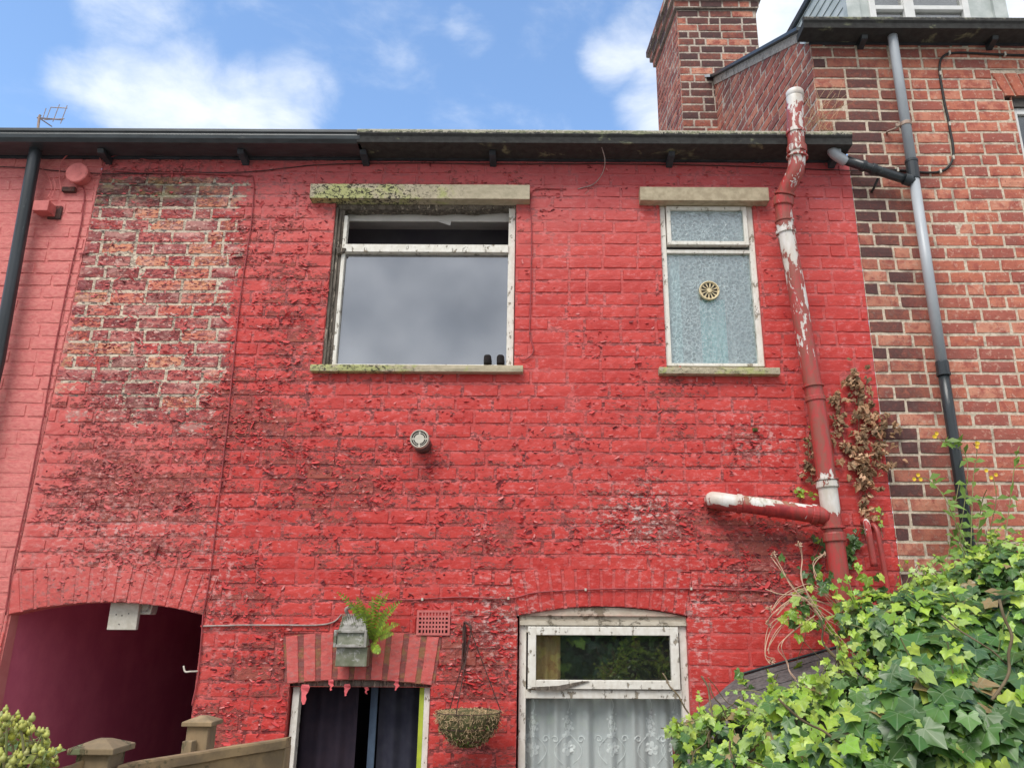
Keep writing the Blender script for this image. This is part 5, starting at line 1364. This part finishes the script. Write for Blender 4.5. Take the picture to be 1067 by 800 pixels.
# ragwort by the drainpipe
T = empty('ragwort', P(1000,600,-.2), 'tall wildflower with yellow blooms beside the black drainpipe foot', 'plant')
st, mb, fl_ = MB(), MB(), MB(); random.seed(9)
stems = [([(1005,620),(1000,560),(985,520),(968,500),(955,498)], 'y'), ([(1010,620),(1012,560),(1014,500),(1018,470),(1014,462)], 'y'), ([(1020,620),(1030,560),(1038,520),(1034,495)], 'y'),
         ([(1005,600),(995,540),(1000,500)], ''), ([(1015,600),(1022,530),(1028,510)], ''), ([(1040,610),(1050,540),(1058,480),(1062,465)], ''), ([(1000,560),(1008,480),(985,462),(975,455)], 'y'), ([(980,620),(990,570),(1000,545)], ''), ([(1030,620),(1040,590),(1052,575)], '')]
for l, k_ in stems:
    pts = [P(x, y, -.20+random.uniform(-.08,.05)) for x, y in l]; cv = curve(pts, 6); q_ = MB(); tube(q_, cv, .0026, 5, cap=False); q_.build('stem', M['stem_green'], T)
    for i in range(22):
        q = cv[int(random.random()**1.4*len(cv)*.75)]; d = Vector((random.gauss(0,1), random.gauss(-.3,.6), random.gauss(.25,.5))).normalized()*random.uniform(.04,.11)
        sd_ = d.cross(Vector((0,-1,.3))).normalized()*random.uniform(.010,.020); g = random.uniform(.7,1.3); m1 = q+d*.5+Vector((0,0,.006))
        mb.add([q, m1-sd_, q+d*.75-sd_*.4, q+d+Vector((0,0,-.008)), q+d*.75+sd_*.5, m1+sd_], [(0,1,2,3,4,5)], a=(.22*g,.38*g,.07*g,1))
    if k_:
        for j in range(3):
            fl_ = MB(); c = cv[-1]+Vector((random.gauss(0,.018),0,random.gauss(0,.018)))
            for k in range(9):
                t = 2*PI*k/9; d = Vector((math.cos(t), -.4, math.sin(t)))*.0135; s2 = Vector((-math.sin(t),0,math.cos(t)))*.0045
                fl_.add([c, c+d*.6-s2, c+d, c+d*.6+s2], [(0,1,2,3)])
            fl_.build('flower', M['yellow'], T)
mb.build('leaves', M['fern'], T, attrs=True)
# grass tuft behind the gutter end
T = MB(); random.seed(3)
for k in range(26):
    a_ = P(845+random.uniform(-12,22), 136, -.10); x, y = 845+random.uniform(-30,45), 136-random.uniform(10,52)
    b_ = P(x, y, -.12); tube(T, curve([a_, a_.lerp(b_,.5)+Vector((0,-.01,.03)), b_],4), .0011, 3, cap=False)
o = T.build('grass_tuft', M['grass_dry'], None); settag(o, 'tuft of dry grass growing in the red house gutter by the pipe top', 'grass')
# bottom left shrub with round buds
T = empty('shrub', P(0,800,-3.15), 'bushy shrub with yellow green bud clusters in the bottom left corner', 'shrub')
st, bd, lf = MB(), MB(), MB(); random.seed(14)
for (x, y) in ((8,748),(20,752),(34,772),(44,764),(12,765),(26,782),(4,780),(40,785),(50,792),(16,795),(34,798),(-12,760),(-14,785),(2,762),(22,764),(46,778),(8,790),(30,760)):
    c = P(x, y, -3.15+random.uniform(-.04,.06)); b0 = P(10, 850, -3.15); tube(st, curve([b0, b0.lerp(c,.6)+Vector((random.gauss(0,.01),0,0)), c],4), .0025, 6)
    for k in range(9):
        q = c+Vector((random.gauss(0,.010),random.gauss(0,.010),random.gauss(0,.010))); r = random.uniform(.004,.0075)
        g = random.uniform(.8,1.3); lathe(bd, [(0,-r),(r*.7,-r*.8),(r,-.1*r),(r*.75,r*.7),(r*.45,r*.75),(r*.3,r*1.5),(0,r*1.6)], q, seg=8, a=(.46*g,.44*g+.04*random.random(),.07+.08*random.random(),1))
        tube(st, [c, q], .0012, 4, cap=False)
for k in range(90):
    p = P(random.uniform(-30,54), random.uniform(772,840), -3.12+random.uniform(-.05,.1)); ivy_leaf(lf, p, Vector((random.gauss(0,.4),-.6,1)), Vector((random.gauss(0,1),-.5,random.gauss(0,1))), .028*random.uniform(.6,1.2), lc(random.choice(((.20,.28,.05),(.12,.2,.05),(.34,.38,.08)))))
st.build('stems', M['stem_green'], T); bd.build('buds', M['bud'], T, smooth=True, attrs=True); lf.build('leaves', M['ivy'], T, attrs=True)

# ------------------------------------------------------------------ shed with felt roof
sh = empty('shed', (P(780,760,-.3).x, -.4, 0), 'low lean-to shed with grey felt roof under the light green ivy', 'shed')
A_, B_, C_, E_ = P(694,750,-.34), P(770,706,-.012), P(905,667,-.012), P(1110,640,-.012)
mb = MB()
xL_ = A_.x
def rz(x, y):           # roof height
    if x < B_.x: z = B_.z + (x-B_.x)*(B_.z-(A_.z+.04))/(B_.x-A_.x)
    else: z = B_.z + (x-B_.x)*(C_.z-B_.z)/(C_.x-B_.x)
    return z + (y+.012)*.19 + .006*noise.noise(Vector((x*9,y*9,0)))
nx_, ny_ = 60, 24; X1_ = P(1100,700,-.3).x
vs = []
for lay in (0, -.022):
    for j in range(ny_+1):
        for i in range(nx_+1):
            y = -.014-1.6*j/ny_; xl = A_.x + (.0 if j > 7 else (B_.x-A_.x)*.95*(1-j/7.0))   # left edge runs in to the wall
            x = xl+(X1_-xl)*i/nx_; vs.append((x, y, rz(x, y)+lay))
n0 = (nx_+1)*(ny_+1); fs = []
for j in range(ny_):
    for i in range(nx_):
        a = j*(nx_+1)+i; fs += [(a, a+1, a+nx_+2, a+nx_+1), (n0+a, n0+a+nx_+1, n0+a+nx_+2, n0+a+1)]
for j in range(ny_): a = j*(nx_+1); fs.append((a, a+nx_+1, n0+a+nx_+1, n0+a))
for i in range(nx_): a = ny_*(nx_+1)+i; fs.append((a, a+1, n0+a+1, n0+a)); 
mb.add(vs, fs); mb.build('roof', M['felt'], sh)
mb = MB(); tube(mb, [(B_.x-.02,-.012,B_.z+.012),(C_.x,-.012,C_.z+.014),(E_.x,-.012,C_.z+.1)], .008, 6)
mb.build('flashing', M['black_pipe'], sh)
mb = MB()
for i in range(7):     # overlapping torn felt strips
    y = -.10-.2*i; vs = []
    for k in range(25):
        x = (B_.x+.0)+(X1_-B_.x)*k/24; j_ = noise.noise(Vector((x*6,i*3.1,0)))*.02
        vs += [(x, y+j_, rz(x,y+j_)+.003), (x, y+.09+j_*.3, rz(x,y+.09)+.006)]
    mb.add(vs, [(2*k, 2*k+2, 2*k+3, 2*k+1) for k in range(24)])
mb.build('felt_strip', M['felt'], sh)
mb = MB()
yl = -.32
for k in range(13):
    ya = yl-.09*k; box(mb, (A_.x+.03,ya-.082,0),(A_.x+.05,ya,rz(A_.x+.05,ya)-.03))
for k in range(16):
    xa = A_.x+.05+.1*k; box(mb, (xa,-1.555,0),(xa+.092,-1.535,rz(xa,-1.55)-.03))
mb.build('wall_boards', M['shed_wood'], sh, bevel=.002)

# ------------------------------------------------------------------ fence
Yf = -3.04
fc = empty('garden_fence', (P(200,800,Yf).x, Yf, 1.0), 'weathered wooden garden fence in front of the passage and doorway', 'fence')
fl0, fl1 = P(128,795,Yf), P(301,768,Yf+.40)
dirf = (fl1-fl0)
mb = MB()
def rail(mb, a, b, h, t):
    a, b = Vector(a), Vector(b); n = 14; vs = []
    for i in range(n+1):
        c = a.lerp(b, i/n); j = .0015*noise.noise(c*25)
        vs += [c+Vector((0,-t/2,-h+j)), c+Vector((0,-t/2,j-.004)), c+Vector((0,-t/2+.004,j)), c+Vector((0,t/2,j)), c+Vector((0,t/2,-h+j))]
    mb.add(vs, [(5*i+q, 5*i+5+q, 5*i+5+(q+1) % 5, 5*i+(q+1) % 5) for i in range(n) for q in range(5)] + [(0,1,2,3,4), tuple(5*n+q for q in (4,3,2,1,0))])
rail(mb, fl0, fl1, .022, .045); mb.build('top_rail', M['fence'], fc)
mb = MB(); rail(mb, P(40,808,Yf-.16), P(92,790,Yf-.02), .02, .04); mb.build('top_rail', M['fence'], fc)
mb = MB()
for k in range(1, 6): z = Vector((0,.008*(k % 2),-.024-.052*(k-1))); rail(mb, fl0+z, fl1+z, .05, .014)
mb.build('boards', M['fence'], fc)
mb = MB()
for k in range(1, 6): z = Vector((0,.008*(k % 2),-.022-.052*(k-1))); rail(mb, P(40,808,Yf-.16)+z, P(92,790,Yf-.02)+z, .05, .014)
mb.build('boards', M['fence'], fc)
mb = MB(); box(mb, (fl1.x-.035,fl1.y-.012,1.2),(fl1.x-.003,fl1.y+.04,fl1.z-.022)); mb.build('end_post', M['fence_post'], fc, bevel=.002)
def post(x, y, Y, w, parent):
    p = P(x, y, Y); mb = MB(); box(mb, (p.x-w*.36,Y-w*.36,1.0),(p.x+w*.36,Y+w*.36,p.z-.026)); o = mb.build('post', M['fence_post'], parent, bevel=.003)
    mb = MB(); a = w/2
    vs = [(p.x-a,Y-a,p.z-.026),(p.x+a,Y-a,p.z-.026),(p.x+a,Y+a,p.z-.026),(p.x-a,Y+a,p.z-.026),(p.x-a,Y-a,p.z-.014),(p.x+a,Y-a,p.z-.014),(p.x+a,Y+a,p.z-.014),(p.x-a,Y+a,p.z-.014),(p.x-a*.25,Y-a*.25,p.z),(p.x+a*.25,Y-a*.25,p.z),(p.x+a*.25,Y+a*.25,p.z),(p.x-a*.25,Y+a*.25,p.z)]
    mb.add(vs, [(3,2,1,0),(0,1,5,4),(1,2,6,5),(2,3,7,6),(3,0,4,7),(4,5,9,8),(5,6,10,9),(6,7,11,10),(7,4,8,11),(8,9,10,11)])
    mb.build('cap', M['fence_post'], o if False else parent, bevel=.002)
post(108,769,Yf,.096,fc)
f2 = empty('fence_post', (P(212,745,-2.35).x,-2.35,1.0), 'separate capped wooden post standing behind the fence beside the passage', 'post')
post(212,745,-2.35,.088,f2)
mb = MB(); a = P(201,770,-2.38); box(mb, (a.x-.014,-2.42,1.0),(a.x+.014,-2.385,a.z)); mb.build('side_strip', M['fence_post'], f2, bevel=.002)

# ------------------------------------------------------------------ ground and surroundings behind the camera
def sheet(name, x0, x1, y0, y1, z, mat, n=1):
    mb = MB(); vs = [(x0+(x1-x0)*i/n, y0+(y1-y0)*j/n, z) for j in range(n+1) for i in range(n+1)]
    mb.add(vs, [(j*(n+1)+i, j*(n+1)+i+1, (j+1)*(n+1)+i+1, (j+1)*(n+1)+i) for j in range(n) for i in range(n)])
    o = mb.build(name, mat); o['kind'] = 'structure'; return o
sheet('ground', -400, 400, -400, 400, 0, M['soil_ground'])
mb = MB(); box(mb, (-30,-40,0.0),(30,-2.2,.72)); o = mb.build('terrace', M['soil_ground']); o['kind'] = 'structure'
random.seed(33)
mb = MB()
for k in range(5200):
    x = random.uniform(-7,7); y = -9.5+random.uniform(0,1.0); z = random.uniform(.7, 3.0+.5*noise.noise(Vector((x*.8,0,0))))
    ivy_leaf(mb, Vector((x,y,z)), Vector((random.gauss(0,.5), .8, random.gauss(.5,.5))), Vector((random.gauss(0,1),0,-1)), .17, lc(random.choice(OLD+OLD+YOUNG[:2]), .4))
box(mb, (-7,-10.3,.7),(7,-9.4,2.7), a=(.02,.03,.012,1))
o = mb.build('hedge', M['ivy'], None, attrs=True); settag(o, 'dark green garden hedge behind the viewpoint, mirrored in the ground floor pane', 'hedge')

# ------------------------------------------------------------------ world, sun, camera
sc = bpy.context.scene
w = bpy.data.worlds.new('World'); sc.world = w
s = NT('', world=w)
SUN_EL, SUN_AZ = math.radians(54), math.radians(206)      # azimuth clockwise from +Y: behind the camera, slightly left
sky = s.n('ShaderNodeTexSky', sky_type='NISHITA', sun_disc=False, sun_elevation=SUN_EL, sun_rotation=SUN_AZ, altitude=100, air_density=1.0, dust_density=.6, ozone_density=1.6)
tc = s.n('ShaderNodeTexCoord'); dv = tc.outputs['Generated']
n1 = s.noise(s.n('ShaderNodeMapping', {0: dv, 3: (1, 1, 1.9)}).outputs[0], 8.5, 10, .60, .25)
n2 = s.noise(dv, 3.4, 8, .58)
BL_ = [(130,22,.055,.85),(165,12,.04,.6),(80,12,.03,.4),(140,88,.06,.95),(185,100,.07,1.0),(240,118,.06,.9),(300,108,.05,.8),(90,80,.04,.6),(330,98,.03,.5),(640,62,.04,.75),(672,36,.05,.8),(685,105,.05,.9),(492,32,.03,.4),(810,15,.09,1.2),(700,118,.06,1.0),(1060,5,.06,1.2),(640,15,.03,.3)]
acc = None
for (x, y, r, a) in BL_:
    d = direc(x, y)
    dt = s.n('ShaderNodeVectorMath', {0: dv, 1: tuple(d)}, operation='DOT_PRODUCT').outputs['Value']
    v_ = s.rng(dt, math.cos(r*1.3), 1.0, 0, a)
    acc = v_ if acc is None else s.math('MAXIMUM', acc, v_)
sep = s.n('ShaderNodeSeparateXYZ', {0: dv})
behind = s.rng(sep.outputs[1], .15, -.25)                # the sky behind the viewpoint is overcast
m_ = s.math('ADD', s.math('MULTIPLY', s.math('SUBTRACT', n1, .5), 2.2), s.math('ADD', acc, s.math('MULTIPLY', behind, 2.3)))
cm = s.math('MULTIPLY', s.rng(m_, .0, 1.5), .9)
cl_front = (6.9, 7.2, 7.6, 1)
greycl = s.mix(s.rng(n2, .35, .66), (2.9, 3.0, 3.2), (8.6, 8.7, 8.9))
cc = s.mix(behind, cl_front[:3], greycl)
skc = s.mix(1.0, sky.outputs[0], (1.72, 1.86, 1.92), 'MULTIPLY')
col = s.mix(cm, skc, cc)
bg = s.n('ShaderNodeBackground', {0: col, 1: .11})
s.n('ShaderNodeOutputWorld', {0: bg.outputs[0]})
ld = bpy.data.lights.new('sun', 'SUN'); ld.energy = 2.0; ld.angle = math.radians(34); ld.color = (1, .96, .9)
lo = bpy.data.objects.new('sun', ld); C.objects.link(lo)
sd_ = Vector((math.sin(SUN_AZ)*math.cos(SUN_EL), math.cos(SUN_AZ)*math.cos(SUN_EL), math.sin(SUN_EL)))
lo.rotation_euler = sd_.to_track_quat('Z', 'Y').to_euler()
cd = bpy.data.cameras.new('camera'); co = bpy.data.objects.new('camera', cd); C.objects.link(co)
R0, U0, F0 = Vector((1,0,0)), Vector((0,-ST,CT)), Vector((0,CT,ST))
Rr = R0*CR + U0*SR; Ur = -R0*SR + U0*CR
mat = Matrix((Rr, Ur, -F0)).transposed().to_4x4(); mat.translation = Vector((0,-D,H)); co.matrix_world = mat
cd.sensor_width = 36; cd.lens = F/1067*36; cd.shift_x = -(PPX-533.5)/1067; cd.shift_y = 0
cd.clip_start = .02; cd.clip_end = 1500
sc.camera = co
sc.view_settings.view_transform = 'Standard'; sc.view_settings.look = 'None'; sc.view_settings.gamma = 1; sc.view_settings.exposure = .58
sc.cycles.max_bounces = 8; sc.cycles.transparent_max_bounces = 16
